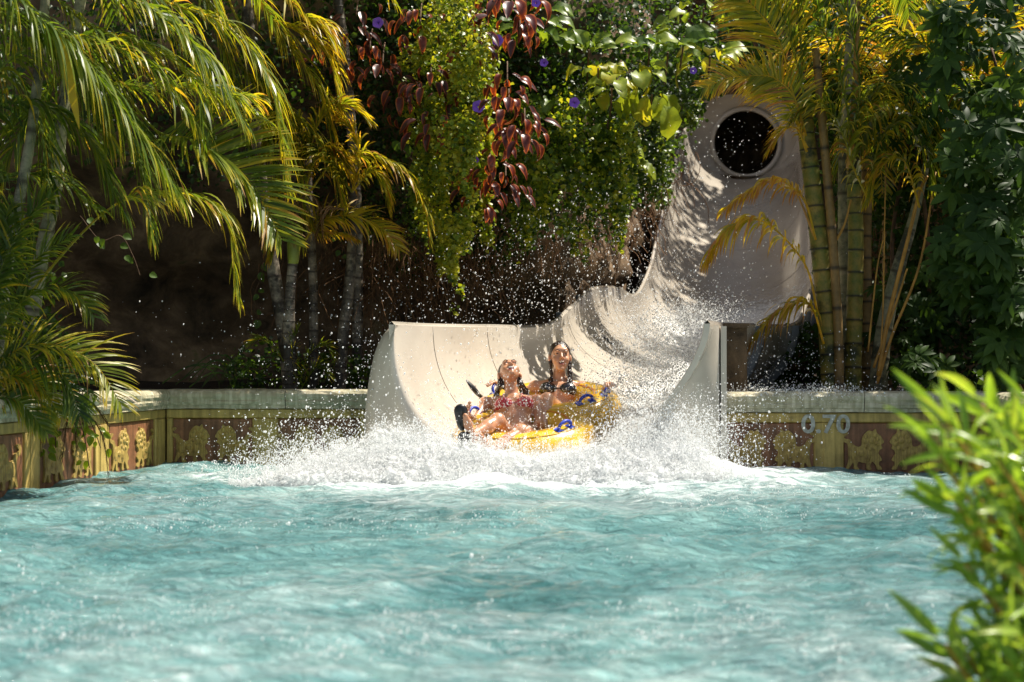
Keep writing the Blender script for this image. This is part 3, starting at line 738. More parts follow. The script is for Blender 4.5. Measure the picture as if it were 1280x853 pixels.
Y2 = 13.4
b = P(38, 480, Y2); b[2] = .5
pA2 = palm(b, 'grey stemmed palm second from the left edge, its lowest frond arching over the dark hollow')
trunk(pA2, [b, P(38, 420, Y2), P(50, 330, Y2), P(68, 240, Y2), P(76, 160, Y2), P(90, 60, Y2), P(110, -60, Y2)], [.07, .06, .052, .045, .04], TR_PALE, 11)
frond(pA2, [(16, 394), (98, 296), (157, 250), (230, 243), (282, 276), (297, 372)], Y2 - .5, ll=.5, n=50, droop=1.0, tint=.45, seed=20, start=.38, lift=.1)
frond(pA2, [(120, 60, .2), (189, 158, .1), (238, 174), (280, 198), (320, 238), (352, 300)], Y2 - .2, ll=.62, n=50, droop=.25, tint=.34, seed=21, start=.25, lift=.5, up=(0, -.6, .8))
frond(pA2, [(110, 100), (180, 108), (230, 106), (275, 112), (330, 150)], Y2 + .3, ll=.5, n=44, droop=.9, tint=.30, seed=22)
frond(pA2, [(100, -40), (200, 0), (280, 30), (330, 90), (350, 160), (358, 235)], Y2, ll=.55, n=54, droop=.9, tint=.42, seed=23)
frond(pA2, [(90, 0), (140, 130), (175, 215), (190, 300)], Y2 + .5, ll=.5, n=40, droop=.9, tint=.16, seed=24)
frond(pA2, [(80, 90), (30, 150), (-10, 250)], Y2 + .2, ll=.5, n=34, droop=.9, tint=.2, seed=25)
crown(pA2, P(110, -60, Y2), 10, 26, L=1.9, tint=.3, elev=(20, 75))

Y3 = 12.1
b = P(-8, 520, Y3); b[2] = .5
pA3 = palm(b, 'low young palm spreading fans over the coping at the left edge')
for k, (c, ti, dr, ll) in enumerate([
        ([(-20, 470), (25, 436), (70, 432), (118, 455), (152, 506)], .5, .45, .42), ([(-20, 490), (15, 470), (50, 482), (76, 522)], .5, .7, .30),
        ([(-20, 440), (20, 385), (60, 360), (95, 368), (118, 396)], .26, .7, .30), ([(-25, 420), (0, 340), (30, 280), (60, 250)], .2, .4, .4),
        ([(-25, 450), (10, 400), (40, 330), (90, 295)], .22, .5, .36), ([(-30, 480), (30, 450), (80, 470), (100, 520)], .12, .6, .34),
        ([(-30, 400), (-5, 330), (10, 260)], .16, .6, .4), ([(-30, 500), (20, 500), (58, 540)], .3, .9, .25)]):
    frond(pA3, c, Y3 - .1 * k % .4, ll=ll, n=34, droop=dr, tint=ti, seed=40 + k, width=.017, rr=.007, lift=.25, up=(0, -.45, .9))
# --- palm clump B
Y5 = 15.9
def ptr(px, Y, pts, rad, mat, label, rings):
    b = P(px[0], px[1], Y); b[2] = .5; o = palm(b, label)
    trunk(o, [b] + [P(x, y, Y) for x, y in pts], rad, mat, rings); return o
pB1 = ptr((362, 500), Y5, [(355, 420), (342, 340), (330, 260), (318, 150), (310, 30), (306, -60)], [.055, .06, .055, .05], TR_GREY, 'leaning blotchy grey palm at the left of the clump beside the slide', 14)
pB2 = ptr((364, 505), Y5 - .3, [(361, 440), (362, 380), (366, 325)], [.075, .065, .045, .042], TR_GREY, 'short dark ringed palm with a swollen green crownshaft and yellow fronds', 12)
mb = MB(); pp = catmull([P(366, 330, Y5 - .3), P(368, 300, Y5 - .3), P(373, 268, Y5 - .3), P(380, 240, Y5 - .3)], 24); tube(mb, pp, np.interp(np.linspace(0, 1, 24), [0, .25, .6, 1], [.045, .062, .05, .03]), 12); part('crownshaft', mb, SHAFT, pB2)
pB3 = ptr((393, 505), Y5 + .3, [(392, 420), (391, 340), (386, 260), (384, 180)], [.045, .042, .038, .035], TR_GREY, 'straight thin blotchy palm in the middle of the clump', 13)
pB4 = ptr((424, 505), Y5 + .1, [(428, 430), (436, 360), (441, 290), (440, 235)], [.055, .05, .045, .04], TR_GREY, 'blotchy palm at the right of the clump nearest the slide', 10)
pB5 = ptr((446, 505), Y5 + .9, [(447, 380), (446, 260), (438, 150), (430, 60), (421, -10), (415, -80)], [.05, .048, .045, .042], TR_GREY, 'tall slender smooth grey palm rising out of the top of the picture', 26)
Yb = Y5 - .4
for o, c, kw in [
    (pB1, [(300, -80), (325, 0), (365, 60), (402, 120), (418, 205)], dict(ll=.55, tint=.55, droop=.9)),
    (pB1, [(240, -60), (280, 60), (330, 110), (358, 170), (376, 240), (378, 300)], dict(ll=.5, tint=.45, droop=1.0)),
    (pB1, [(300, -60), (335, 20), (380, 40), (412, 75), (425, 130)], dict(ll=.5, tint=.6, droop=.8)),
    (pB1, [(290, 60), (325, 115), (385, 160), (415, 208), (428, 262)], dict(ll=.45, tint=.5, droop=1.0)),
    (pB1, [(270, -40), (320, 90), (340, 190), (348, 260), (340, 318)], dict(ll=.42, tint=.5, droop=1.1)),
    (pB1, [(260, 0), (310, 60), (350, 130), (372, 200)], dict(ll=.5, tint=.40, droop=.8)),
    (pB1, [(220, -80), (262, 20), (300, 130), (320, 230)], dict(ll=.5, tint=.34, droop=.8)),
    (pB1, [(330, -60), (370, 10), (400, 30), (420, 60)], dict(ll=.5, tint=.65, droop=.8)),
    (pB3, [(384, 200), (400, 150), (430, 130), (462, 150)], dict(ll=.35, tint=.62, droop=.6)),
    (pB3, [(384, 200), (370, 150), (345, 150), (330, 190)], dict(ll=.4, tint=.5, droop=.8)),
    (pB4, [(384, 244), (420, 200), (465, 194), (505, 216), (530, 258), (537, 300)], dict(ll=.36, tint=.62, droop=.95)),
    (pB4, [(440, 240), (450, 200), (440, 165), (425, 150)], dict(ll=.35, tint=.7, droop=.5)),
    (pB4, [(440, 240), (410, 200), (380, 190)], dict(ll=.4, tint=.45, droop=.7)),
    (pB4, [(440, 240), (462, 215), (478, 230), (486, 260)], dict(ll=.3, tint=.6, droop=.9)),
    (pB2, [(382, 300), (400, 276), (440, 270), (478, 286), (498, 312)], dict(ll=.34, tint=.72, droop=.55, up=(0, -.5, .85), width=.022)),
    (pB2, [(380, 262), (395, 288), (425, 292), (445, 300)], dict(ll=.2, tint=.72, droop=.8)),
    (pB2, [(378, 250), (350, 235), (338, 270), (336, 322)], dict(ll=.34, tint=.72, droop=1.0)),
    (pB2, [(380, 240), (372, 190), (352, 170), (330, 200)], dict(ll=.36, tint=.6, droop=.8)),
    (pB2, [(380, 240), (395, 200), (420, 190), (440, 230)], dict(ll=.36, tint=.64, droop=.8)),
    ]:
    kw['tint'] = kw['tint'] - .08
    frond(o, c, Yb, n=40, seed=int(c[0][0] * 7 + c[1][1] * 13 + c[-1][0]) % 9999, **kw)
for k, c in enumerate([[(386, 236), (370, 255), (352, 262), (338, 292)], [(384, 238), (372, 268), (370, 298)], [(384, 236), (398, 258), (404, 300)], [(430, 262), (410, 262), (398, 290)]]):
    frond(pB3, c, Yb - .1, mat=DRYL, ll=.3, n=24, tint=.6, droop=1.2, seed=90 + k, tipt=.2, width=.012)
crown(pB1, P(306, -70, Y5), 8, 60, L=1.8, tint=.45); crown(pB5, P(415, -90, Y5 + .9), 9, 61, L=1.8, tint=.4)
# small seedling palm at the foot
b = P(372, 500, 15.7); b[2] = .5; sdl = thing('seedling_palm', b, 'small seedling palm at the foot of the ringed trunks, behind the wall', 'plant')
for k, c in enumerate([[(372, 490), (385, 445), (405, 432), (416, 446)], [(370, 490), (350, 445), (330, 425), (315, 428)], [(372, 490), (366, 440), (372, 410)], [(374, 490), (395, 460), (412, 470)]]):
    frond(sdl, c, 15.6, ll=.24, n=22, tint=.3, droop=.4, seed=110 + k, width=.012, rr=.005)
b = P(300, 500, 16.2); b[2] = .5; gr = thing('strap_leaf_plant', b, 'tuft of thin dark arching grass leaves behind the left wall', 'plant')
r = rs(3)
for k in range(26):
    a = r.uniform(-1.2, 1.2); L = r.uniform(.3, .6); c0 = b + arr([r.normal() * .05, r.normal() * .05, 0])
    mb = MB(); q = catmull([c0, c0 + arr([a * .2, 0, .6]) * L, c0 + arr([a * .7, -.1, .7]) * L, c0 + arr([a * 1.2, -.2, .35]) * L], 10)
    mb.add(np.stack([q + arr([0, 0, .006]), q - arr([0, 0, .006])], 1), grid_faces(10, 2), .3); part('blade', mb, CREEP, gr)

# --- right palm clump
def cane(pts, Y, rad, mat, label, rings, z0=.5):
    b = P(pts[0][0], pts[0][1], Y); b[2] = z0; o = palm(b, label)
    trunk(o, [b] + [P(x, y, Y) for x, y in pts[1:]], rad, mat, rings); return o
Y6 = 15.4
pC1 = cane([(1042, 500), (1036, 420), (1027, 330), (1017, 240), (1008, 165), (1003, 110)], Y6, [.10, .085, .078, .072, .068], TR_GREEN, 'thick green ringed palm cane nearest the slide on the right', 17)
pC2 = cane([(1066, 500), (1068, 400), (1070, 300), (1068, 230), (1067, 180)], Y6 + .15, [.072, .070, .066, .06], TR_GREEN, 'straight green ringed palm cane with even dark nodes, right of the thickest', 14)
pC3 = cane([(1049, 500), (1048, 420), (1043, 330), (1036, 240), (1028, 150), (1020, 60)], Y6 - .1, [.042, .04, .038, .034], TR_OLIVE, 'thin orange brown palm cane between the two green ones', 9)
pC4 = cane([(1058, 500), (1057, 360), (1056, 220), (1062, 100), (1070, -40)], Y6 + .5, [.06, .06, .055, .05], TR_PALE, 'pale upright palm trunk rising behind the green canes', 12)
pC5 = cane([(1096, 500), (1104, 420), (1122, 340), (1140, 280), (1160, 200)], Y6 + .2, [.085, .07, .05, .03], TR_PALE, 'palm leaning right with long orange leaf stalks', 9)
pC6 = cane([(1084, 500), (1083, 400), (1082, 300), (1085, 200)], Y6 + .6, [.06, .055, .05], TR_OLIVE, 'dull brown palm cane half hidden at the back of the right clump', 11)
for o, pts, rd in [(pC5, [(1098, 470), (1110, 400), (1135, 300), (1150, 240), (1160, 220)], .02), (pC5, [(1096, 480), (1115, 420), (1150, 330), (1170, 215)], .014), (pC5, [(1092, 460), (1120, 380), (1134, 336)], .012), (pC3, [(1046, 300), (1056, 280), (1064, 250)], .012),
                  (pC1, [(1020, 300), (1000, 250), (985, 225)], .011), (pC6, [(1100, 460), (1104, 380), (1106, 280), (1108, 190)], .008), (pC6, [(1085, 440), (1096, 340), (1104, 300)], .008), (pC4, [(1062, 210), (1070, 100), (1073, 0), (1075, -60)], .03)]:
    mb = MB(); q = catmull([P(x, y, Y6 - .05) for x, y in pts], 24); tube(mb, q, np.linspace(rd, rd * .6, 24), 8, 0); part('leaf_stalk', mb, PETI, o)
for o, c, kw in [
    (pC1, [(1008, 170), (990, 110), (974, 50), (942, 8), (910, -15)], dict(ll=.55, tint=.6, droop=.35, up=(0, -1, .3), start=.42, width=.022)),
    (pC1, [(1007, 165), (992, 120), (965, 96), (930, 95)], dict(ll=.36, tint=.58, droop=.6, up=(0, -1, .3), width=.018)),
    (pC1, [(1009, 190), (990, 140), (955, 104), (918, 96), (880, 110)], dict(ll=.34, tint=.66, droop=.5, up=(0, -.8, .5), width=.016, start=.35)),
    (pC1, [(1010, 185), (995, 160), (978, 165), (960, 190)], dict(ll=.28, tint=.74, droop=.7, width=.018)),
    (pC1, [(1006, 120), (985, 40), (950, -30), (900, -70)], dict(ll=.45, tint=.35, droop=.7)),
    (pC1, [(1003, 100), (1000, 40), (985, -20), (960, -60)], dict(ll=.6, tint=.3, droop=.8)),
    (pC1, [(1020, 300), (1005, 250), (970, 224), (935, 240), (905, 262)], dict(ll=.36, tint=.80, droop=1.7, start=.25, width=.024)),
    (pC1, [(1022, 390), (1006, 330), (960, 280), (925, 278), (900, 300), (884, 325)], dict(ll=.50, tint=.70, droop=1.8, start=.22, width=.028)),
    (pC1, [(1030, 430), (1012, 380), (980, 385), (950, 412), (925, 452)], dict(ll=.46, tint=.72, droop=1.6, start=.15, width=.026)),
    (pC2, [(1067, 180), (1050, 90), (1020, 20), (990, -20), (960, -30)], dict(ll=.6, tint=.3, droop=1.0)),
    (pC2, [(1067, 180), (1075, 100), (1060, 20), (1030, -40)], dict(ll=.7, tint=.25, droop=1.1)),
    (pC2, [(1067, 200), (1085, 130), (1115, 110), (1150, 130), (1172, 180)], dict(ll=.5, tint=.4, droop=1.1)),
    (pC2, [(1067, 200), (1045, 150), (1020, 130), (995, 145)], dict(ll=.45, tint=.4, droop=.9)),
    (pC4, [(1070, 40), (1100, -20), (1150, -20), (1190, 30)], dict(ll=.5, tint=.3, droop=1.0)),
        (pC6, [(1085, 250), (1060, 180), (1090, 130), (1140, 120)], dict(ll=.5, tint=.5, droop=1.1)),
    (pC6, [(1083, 260), (1100, 180), (1130, 150), (1160, 190), (1165, 230)], dict(ll=.42, tint=.3, droop=1.3)),
    (pC5, [(1160, 210), (1140, 140), (1110, 110), (1080, 130)], dict(ll=.5, tint=.3, droop=1.2)),
    (pC5, [(1160, 210), (1185, 120), (1160, 60), (1110, 40)], dict(ll=.5, tint=.25, droop=1.2)),
    (pC5, [(1150, 260), (1130, 200), (1100, 210), (1085, 250)], dict(ll=.4, tint=.6, droop=1.2)),
    ]:
    kw['tint'] = kw['tint'] - .03
    frond(o, c, Y6 - .25, n=34, seed=int(c[0][1] * 7 + c[1][0] * 13 + c[-1][0]) % 9999, **kw)
crown(pC4, P(1072, -70, Y6 + .4), 7, 70, L=1.3, tint=.3, elev=(10, 60), az=(-60, 120)); crown(pC5, P(1165, 150, Y6 + .5), 7, 71, L=1.3, tint=.35, ll=.4)

# --- background palms behind the right clump (dried brown leaves)
for k, (x, y, Y) in enumerate([(1110, 90, 17.0), (1180, 60, 17.2), (1230, 120, 16.8)]):
    b = P(x, 500, Y); b[2] = .5
    o = palm(b, ['rear palm with orange brown dying fronds behind the right clump', 'rear palm behind the green umbrella leaves, top right', 'rear palm deep in the foliage at the right edge', 'rear palm between the slide tube and the thick cane'][k])
    trunk(o, [b, P(x, 300, Y), P(x, y, Y)], [.06, .05], TR_OLIVE, 12)
    crown(o, P(x, y, Y), 12, 80 + k, L=[1.5, 1.5, 1.5, .9][k], tint=.6, ll=.42, elev=(-40, 70))

# ------------------------------------------------------------------ climbing and hanging foliage
def blobs(specs, r):
    """specs: (px,py,Y,rx_px,ry_px,rY,n) -> points in ellipsoid shells"""
    out = []
    for px, py, Y, rx, ry, rY, n in specs:
        u = nrm(r.normal(size=(n, 3))) * r.uniform(.25, 1, (n, 1)) ** .5; s = F / Y
        c = P(px, py, Y); out.append(c + u * arr([rx / s, rY, ry / s]))
    return np.concatenate(out)
def strands(specs, r, sway=.05):
    """hanging strands: (px, y0, y1, Y, n leaves, spread_px)"""
    out = []
    for px, y0, y1, Y, n, sp in specs:
        a = P(px, y0, Y); b_ = P(px, y1, Y); t = r.rand(n) ** .9
        ph = r.rand() * 6; x = sp * F ** 0 / (F / Y) * (1 - .75 * t)
        out.append(a + (b_ - a) * t[:, None] + np.stack([r.normal(size=n) * x + np.sin(t * 5 + ph) * sway, r.normal(size=n) * x * .8, r.normal(size=n) * .03], -1))
    return np.concatenate(out)
def clumpy(pts, scale, thr, r, seed=0):
    k = fbm(pts * scale, 3, seed); return pts[k > thr]
r = rs(12)
# dark creeper matting over the whole cliff
def creeper_back():
    specs = []
    for px, py, Y, rx, ry, n in [(60, 60, 15.6, 160, 150, 1800), (230, 100, 16.3, 150, 150, 2000), (400, 90, 17.4, 110, 140, 1800), (490, 110, 17.6, 90, 160, 2200), (560, 30, 17.6, 120, 60, 1500),
                              (620, 260, 18.2, 70, 80, 1500), (700, 60, 17.9, 130, 100, 2600), (800, 60, 19.5, 120, 110, 2600), (720, 190, 18.1, 90, 120, 2600), (785, 190, 19.6, 50, 80, 1800), (850, 80, 22, 60, 50, 1300), (640, 120, 17.8, 90, 110, 1600), (420, 230, 17.6, 60, 60, 500), (20, 380, 14.5, 60, 130, 700), (500, 300, 17.7, 80, 60, 700)]:
        specs.append((px, py, Y, rx, ry, .4, n))
    p = blobs(specs, r); k = fbm(p * 1.7, 3, 4)
    mb = MB(); scatter(mb, p, .055, OVAL, r, .22 + .12 * k, .12); return mb
o = part('creeper_foliage', creeper_back(), CREEP, None, origin=(-1, 17.5, 2.5)); tag(o, 'dark green creeper leaves matted over the rock face behind the palms and slide', 'creeper', kind='stuff')
# bright small-leaved curtains
def curtain(name, specs, label, size, tint, origin, tv=.14, mat=CREEP, sway=.05):
    mb = MB(); p = strands(specs, r, sway); k = fbm(p * 3.5, 3, 6); p = p[k > -.22]; k = k[k > -.22]
    scatter(mb, p, size, OVAL, r, tint + .28 * k, tv, nd=(.2, -.6, .5)); o = part(name, mb, mat, None, origin=origin)
    return tag(o, label, 'hanging vine', 'hanging vines on the rock face', kind='stuff')
S1 = [(r.uniform(512, 615), r.uniform(-40, 60), r.uniform(150, 345), 16.5 + r.uniform(-.35, .35), 420, r.uniform(5, 12)) for _ in range(34)] + [(572, -30, 372, 16.3, 1100, 10), (590, 0, 300, 16.2, 1300, 8), (560, 40, 350, 16.4, 900, 9), (545, 100, 330, 16.5, 900, 14), (582, -30, 200, 15.9, 1500, 14), (575, 60, 385, 15.75, 900, 9), (590, 40, 300, 15.75, 1100, 9), (562, 120, 340, 15.8, 700, 10)]
curtain('vine_curtain', S1, 'bright green small leaved vine curtain hanging lowest, left of the burgundy leaves', .044, .76, P(565, 180, 16.5), .2)
S2 = [(r.uniform(640, 790), r.uniform(110, 190), r.uniform(190, 330), 17.3 + r.uniform(-.4, .5), 300, r.uniform(6, 14)) for _ in range(34)]
curtain('vine_curtain', S2, 'broad green vine curtain fading into spray above the slide hump', .048, .56, P(720, 220, 17.4), .2)
S3 = [(r.uniform(640, 655), 195, r.uniform(240, 285), 17.3, 160, 5) for _ in range(4)]
curtain('vine_curtain', S3, 'short thin bright vine tail dangling just right of the burgundy leaves', .034, .64, P(648, 220, 17.3))
S4 = [(r.uniform(800, 885), r.uniform(50, 90), r.uniform(110, 165) + 0, 23 + r.uniform(-.6, .6), 260, r.uniform(9, 14)) for _ in range(22)] + [(r.uniform(780, 838), r.uniform(150, 180), r.uniform(220, 270), 21 + r.uniform(-.5, .5), 180, 12) for _ in range(14)]
curtain('vine_curtain', S4, 'leafy green vine overhanging the left side of the tube mouth', .05, .38, P(850, 140, 22.5))
S5 = [(r.uniform(450, 530), r.uniform(180, 240), r.uniform(270, 340), 17.2 + r.uniform(-.2, .3), 110, r.uniform(8, 14)) for _ in range(14)]
curtain('vine_curtain', S5, 'sparse olive vine trailing behind the arching dry palm frond', .034, .5, P(495, 260, 17.2))
# dry hanging roots / twigs
def roots(specs, seed, mat, thick=.004):
    q = rs(seed); mb = MB()
    for px, y0, y1, Y, n, sp in specs:
        for k in range(n):
            x = px + q.normal() * sp; a = P(x, y0 + q.normal() * 12, Y + q.normal() * .15); L = (y1 - y0) / (F / Y) * q.uniform(.5, 1.1)
            p = [a]; d = arr([q.normal() * .35, q.normal() * .2, -1])
            for j in range(5): d = nrm(d + q.normal(size=3) * .38 + arr([0, 0, -.25])); p.append(p[-1] + d * L / 5)
            tube(mb, catmull(p, 10), thick * q.uniform(.5, 1.3), 3, caps=False)
    return mb
o = part('dry_roots', roots([(490, 300, 440, 17.1, 130, 34), (560, 320, 430, 17.3, 100, 34), (600, 280, 380, 17.6, 50, 30), (440, 300, 420, 17.2, 40, 20), (380, 320, 420, 17.3, 20, 30)], 5, ROOTM), ROOTM, None, origin=P(520, 360, 17.2))
tag(o, 'tangle of thin brown dry roots hanging below the green vine, left of the slide', 'dry roots', kind='stuff')
o = part('dry_roots', roots([(790, 235, 330, 20, 46, 26), (830, 200, 290, 21.5, 46, 20), (720, 270, 360, 18.4, 46, 30), (1120, 280, 420, 17.2, 60, 40), (1190, 260, 440, 16.8, 60, 40)], 6, ROOTM), ROOTM, None, origin=P(800, 280, 20))
tag(o, 'bare brown twigs hanging from the vines beside the upper slide', 'dry roots', kind='stuff')

# ------------------------------------------------------------------ individual big leaves
def leaf_me(name, L, W, mat, tint_fn, curl=.3, fold=.18, wavy=0.0, tip=1.0, n=10, seed=0, pw=.8):
    """leaf in the xz-plane pointing along +Y, facing +Z"""
    q = rs(seed); u = np.linspace(0, 1, n); ww = W * np.sin(np.clip(u, .02, 1) ** pw * math.pi) ** .7 * (1 - .25 * u * tip); ww[-1] = .002; ww[0] = .004
    cs = np.linspace(-1, 1, 5); G = np.zeros((n, 5, 3)); th = curl * u * 2
    yy = np.cumsum(np.cos(th)) / n * L; zz = -np.cumsum(np.sin(th)) / n * L
    for j, c in enumerate(cs):
        G[:, j, 0] = c * ww; G[:, j, 1] = yy; G[:, j, 2] = zz + abs(c) * ww * fold * 2 + wavy * np.sin(u * 13 + j * 2 + seed) * abs(c)
    T_ = tint_fn(u[:, None], np.abs(cs)[None]) * np.ones((n, 5))
    mb = MB(); mb.add(G, grid_faces(n, 5), np.clip(T_ + q.normal(size=T_.shape) * .02, 0, 1).ravel())
    return mb.mesh(name, mat)
def aim(loc, direction, face, size):
    y = Vector(nrm(arr(direction))); z = Vector(face); z = (z - y * z.dot(y)).normalized(); x = y.cross(z)
    M = Matrix((x, y, z)).transposed().to_4x4(); return Matrix.Translation(Vector(loc)) @ M @ Matrix.Scale(size, 4)
RED = [leaf_me('leaf', 1, .20, REDL, lambda u, c, k=k: .12 + k * .13 + .62 * c ** 3 + .15 * u, .35 + .2 * k, .2, .01, seed=k) for k in range(4)]
r = rs(31)
def red_cluster(px, py, Y, n, label, size=.22, spread=.16, brown=0):
    Y = Y - .5
    c = P(px, py, Y); o = thing('copperleaf_plant', c, label, 'plant', 'burgundy leaved plants on the rock face')
    mb = MB(); tube(mb, catmull([c + arr([0, .3, .25]), c + arr([0, .1, .12]), c], 8), .008, 5); part('stem', mb, WOODD, o)
    n = int(n * 1.5); spread = spread * 1.25; size = size * .84
    for k in range(n):
        a = k * 2.4 + r.rand(); rad = spread * math.sqrt((k + .5) / n)
        d = arr([math.cos(a) * .8, math.sin(a) * .5 - .35, -.6 + r.uniform(-.35, .5)])
        p = c + arr([math.cos(a) * rad, math.sin(a) * rad * .6 - .03, r.uniform(-.5, .6) * spread])
        inst('leaf', RED[r.randint(4)], o, aim(p, d, arr([math.cos(a) * .6, -.7 + .3 * math.sin(a), .5]), size * r.uniform(.75, 1.35)))
for args in [
    (538, 100, 16.7, 12, 'hanging burgundy leaf cluster with pink edges left of the bright vine', .22, .2), (546, 160, 16.7, 12, 'lowest burgundy leaf cluster left of the bright vine', .22, .2), (525, 30, 16.9, 9, 'burgundy leaves at the very top, left of the bright vine', .22, .2),
    (505, 125, 17.0, 9, 'dull maroon leaves just right of the tall slender trunk', .2, .24), (462, 62, 17.2, 9, 'dark round maroon leaves below the first purple flower', .22, .26), (420, 68, 17.3, 7, 'dark maroon leaves left of the tall slender trunk', .2, .2), (478, 80, 17.1, 8, 'maroon leaves right of the tall slender trunk top', .2, .22),
    (590, 56, 16.5, 8, 'sunlit coppery leaf tuft on the crest of the bright vine', .2, .15), (640, 12, 16.6, 12, 'orange edged copper leaves at the top edge of the picture', .26, .22), (650, 42, 16.6, 9, 'copper leaf tuft hanging below the topmost copper leaves', .2, .16), (618, 6, 16.6, 7, 'small copper tuft at the top edge', .2, .16),
    (634, 105, 16.5, 9, 'narrow red leaf tuft halfway down right of the bright vine', .2, .13), (636, 140, 16.45, 14, 'largest red and orange leaf cluster, glossy in the sun', .22, .2), (656, 165, 16.4, 12, 'drooping orange edged cluster at the right of the largest red one', .22, .16), (622, 175, 16.5, 10, 'red leaves below the largest red cluster', .2, .18),
    (612, 215, 16.6, 12, 'purple red leaves beside the lilac flower', .2, .2), (632, 232, 16.6, 10, 'lowest bright red leaves of the hanging mass', .2, .16), (600, 250, 16.7, 8, 'brownish red leaves tapering into the shade', .2, .16), (560, 128, 16.9, 6, 'small dull red tuft against the bright vine', .16, .14), (445, 20, 17.3, 7, 'maroon leaves near the top behind the slender trunk', .2, .22)]:
    red_cluster(*args)
FIG = [leaf_me('leaf', 1, .30, FIGL, lambda u, c, k=k: .22 + k * .16 + .10 * u + .1 * (1 - c), .25 + .25 * k, .26, .06, seed=k + 9, pw=1.35, tip=-.3) for k in range(4)]
def fig_cluster(px, py, Y, n, label, size=.3, spread=.12, up=.6, vi=None, grp='broad leaved climbers'):
    c = P(px, py, Y); o = thing('broad_leaf_plant', c, label, 'plant', grp)
    mb = MB(); tube(mb, catmull([c + arr([0, .4, -.25]), c + arr([0, .1, -.12]), c], 8), .010, 5); part('stem', mb, WOODD, o)
    n = int(n * 1.5); spread = spread * 1.25
    for k in range(n):
        a = k * 2.4 + r.rand(); d = arr([math.cos(a) * .9, math.sin(a) * .6 - .2, up + r.uniform(-.4, .4)])
        p = c + arr([math.cos(a), math.sin(a) * .6, r.uniform(-.6, .6)]) * spread * r.uniform(.2, 1)
        inst('leaf', FIG[r.randint(4) if vi is None else vi[r.randint(len(vi))]], o, aim(p, d, arr([math.cos(a) * .3, -.65, .8]), size * r.uniform(.6, 1.1)))
for args in [
    (736, 62, 17.2, 8, 'upright rosette of pale green paddle leaves above the second flower', .28, .12, .9, [1, 2]), (748, 85, 17.1, 6, 'yellow green leaves just under the upright rosette', .24, .14, .3, [2, 3]), (765, 110, 17.0, 9, 'sunlit yellow green leaves with silver glints in the middle', .26, .14, .2, [2, 3]),
    (795, 92, 17.3, 7, 'large curled yellowing leaves left of the biggest leaf', .36, .16, .0, [2, 3]), (815, 118, 17.2, 7, 'biggest yellow veined leaf cluster hanging down', .42, .14, -.8, [3, 2]), (835, 65, 17.6, 7, 'dark broad leaves right of the curled yellow ones', .34, .18, .2, [0, 1]),
    (812, 60, 17.4, 5, 'narrow upright silver edged leaves above the biggest leaf', .28, .14, .7, [0, 2]), (855, 45, 17.8, 5, 'pale leaf pair touching the palm fronds at top', .26, .14, .7, [1, 2]), (888, 70, 18.2, 8, 'lime yellow broad leaves behind the thin palm leaflets', .34, .2, .3, [2, 3]), (880, 10, 18.4, 8, 'lime green leaves at the top edge left of the palm', .32, .22, .3, [2, 1]),
    (784, 208, 17.4, 8, 'bright lime leaf pair hanging over the dark spray', .24, .12, .0, [2, 2]), (776, 190, 17.5, 5, 'pale leaves just above the bright lime leaf pair', .22, .12, .4, [1, 2]), (700, 190, 17.5, 8, 'dark drooping broad leaves right of the red clusters', .32, .22, -.4, [0, 0]), (670, 40, 17.3, 7, 'dark ribbed broad leaves right of the copper leaves', .32, .18, -.2, [0, 1]),
    (668, 15, 17.3, 5, 'yellow green leaf at the top beside the copper leaves', .26, .14, .3, [1, 2]), (690, 130, 17.4, 7, 'dull round leaves left of the second purple flower', .28, .2, -.2, [0, 1]), (725, 160, 17.4, 6, 'grey green leaves under the second purple flower', .26, .2, -.4, [0, 1]), (760, 150, 17.3, 6, 'mid green leaves between sunlit leaves and lime pair', .24, .16, -.2, [1, 2])]:
    fig_cluster(*args)
HEART = leaf_me('leaf', 1, .42, FIGL, lambda u, c: .32 + .1 * c, .25, .1, .0, seed=33)
# flowers
def flower(px, py, Y, R, label):
    c = P(px, py, Y); mb = MB(); n = 20; a = np.arange(n + 1) * 6.2832 / n; G = []
    for rr_, y in [(.15, .5), (.25, .25), (.55, .0), (1.0 , -.05)]:
        q = rr_ * (1 + (.07 * np.cos(5 * a) if rr_ == 1 else 0)); G.append(np.stack([c[0] + R * q * np.cos(a), c[1] + R * y + 0 * a, c[2] + R * q * np.sin(a)], -1))
    mb.add(np.array(G), grid_faces(4, n + 1)); o = part('purple_flower', mb, FLOW, None, origin=c); tag(o, label, 'flower', 'purple trumpet flowers')
for a in [(472, 28, 16.4, .05, 'round violet flower left of the copper leaves, near the tall trunk'), (622, 50, 15.9, .05, 'purple flower just right of the vine crest'), (598, 133, 15.9, .055, 'purple flower halfway down the bright vine'), (592, 200, 15.9, .045, 'lilac flower at the foot of the red leaves'),
          (718, 128, 16.9, .05, 'violet flower alone in the dark middle'), (680, 78, 17.1, .04, 'dim purple flower in deep shade right of the copper tuft'), (867, 88, 17.4, .035, 'small mauve flower beside the yellow leaves at right'), (670, 3, 16.0, .04, 'purple flower at the very top edge')]:
    flower(*a)
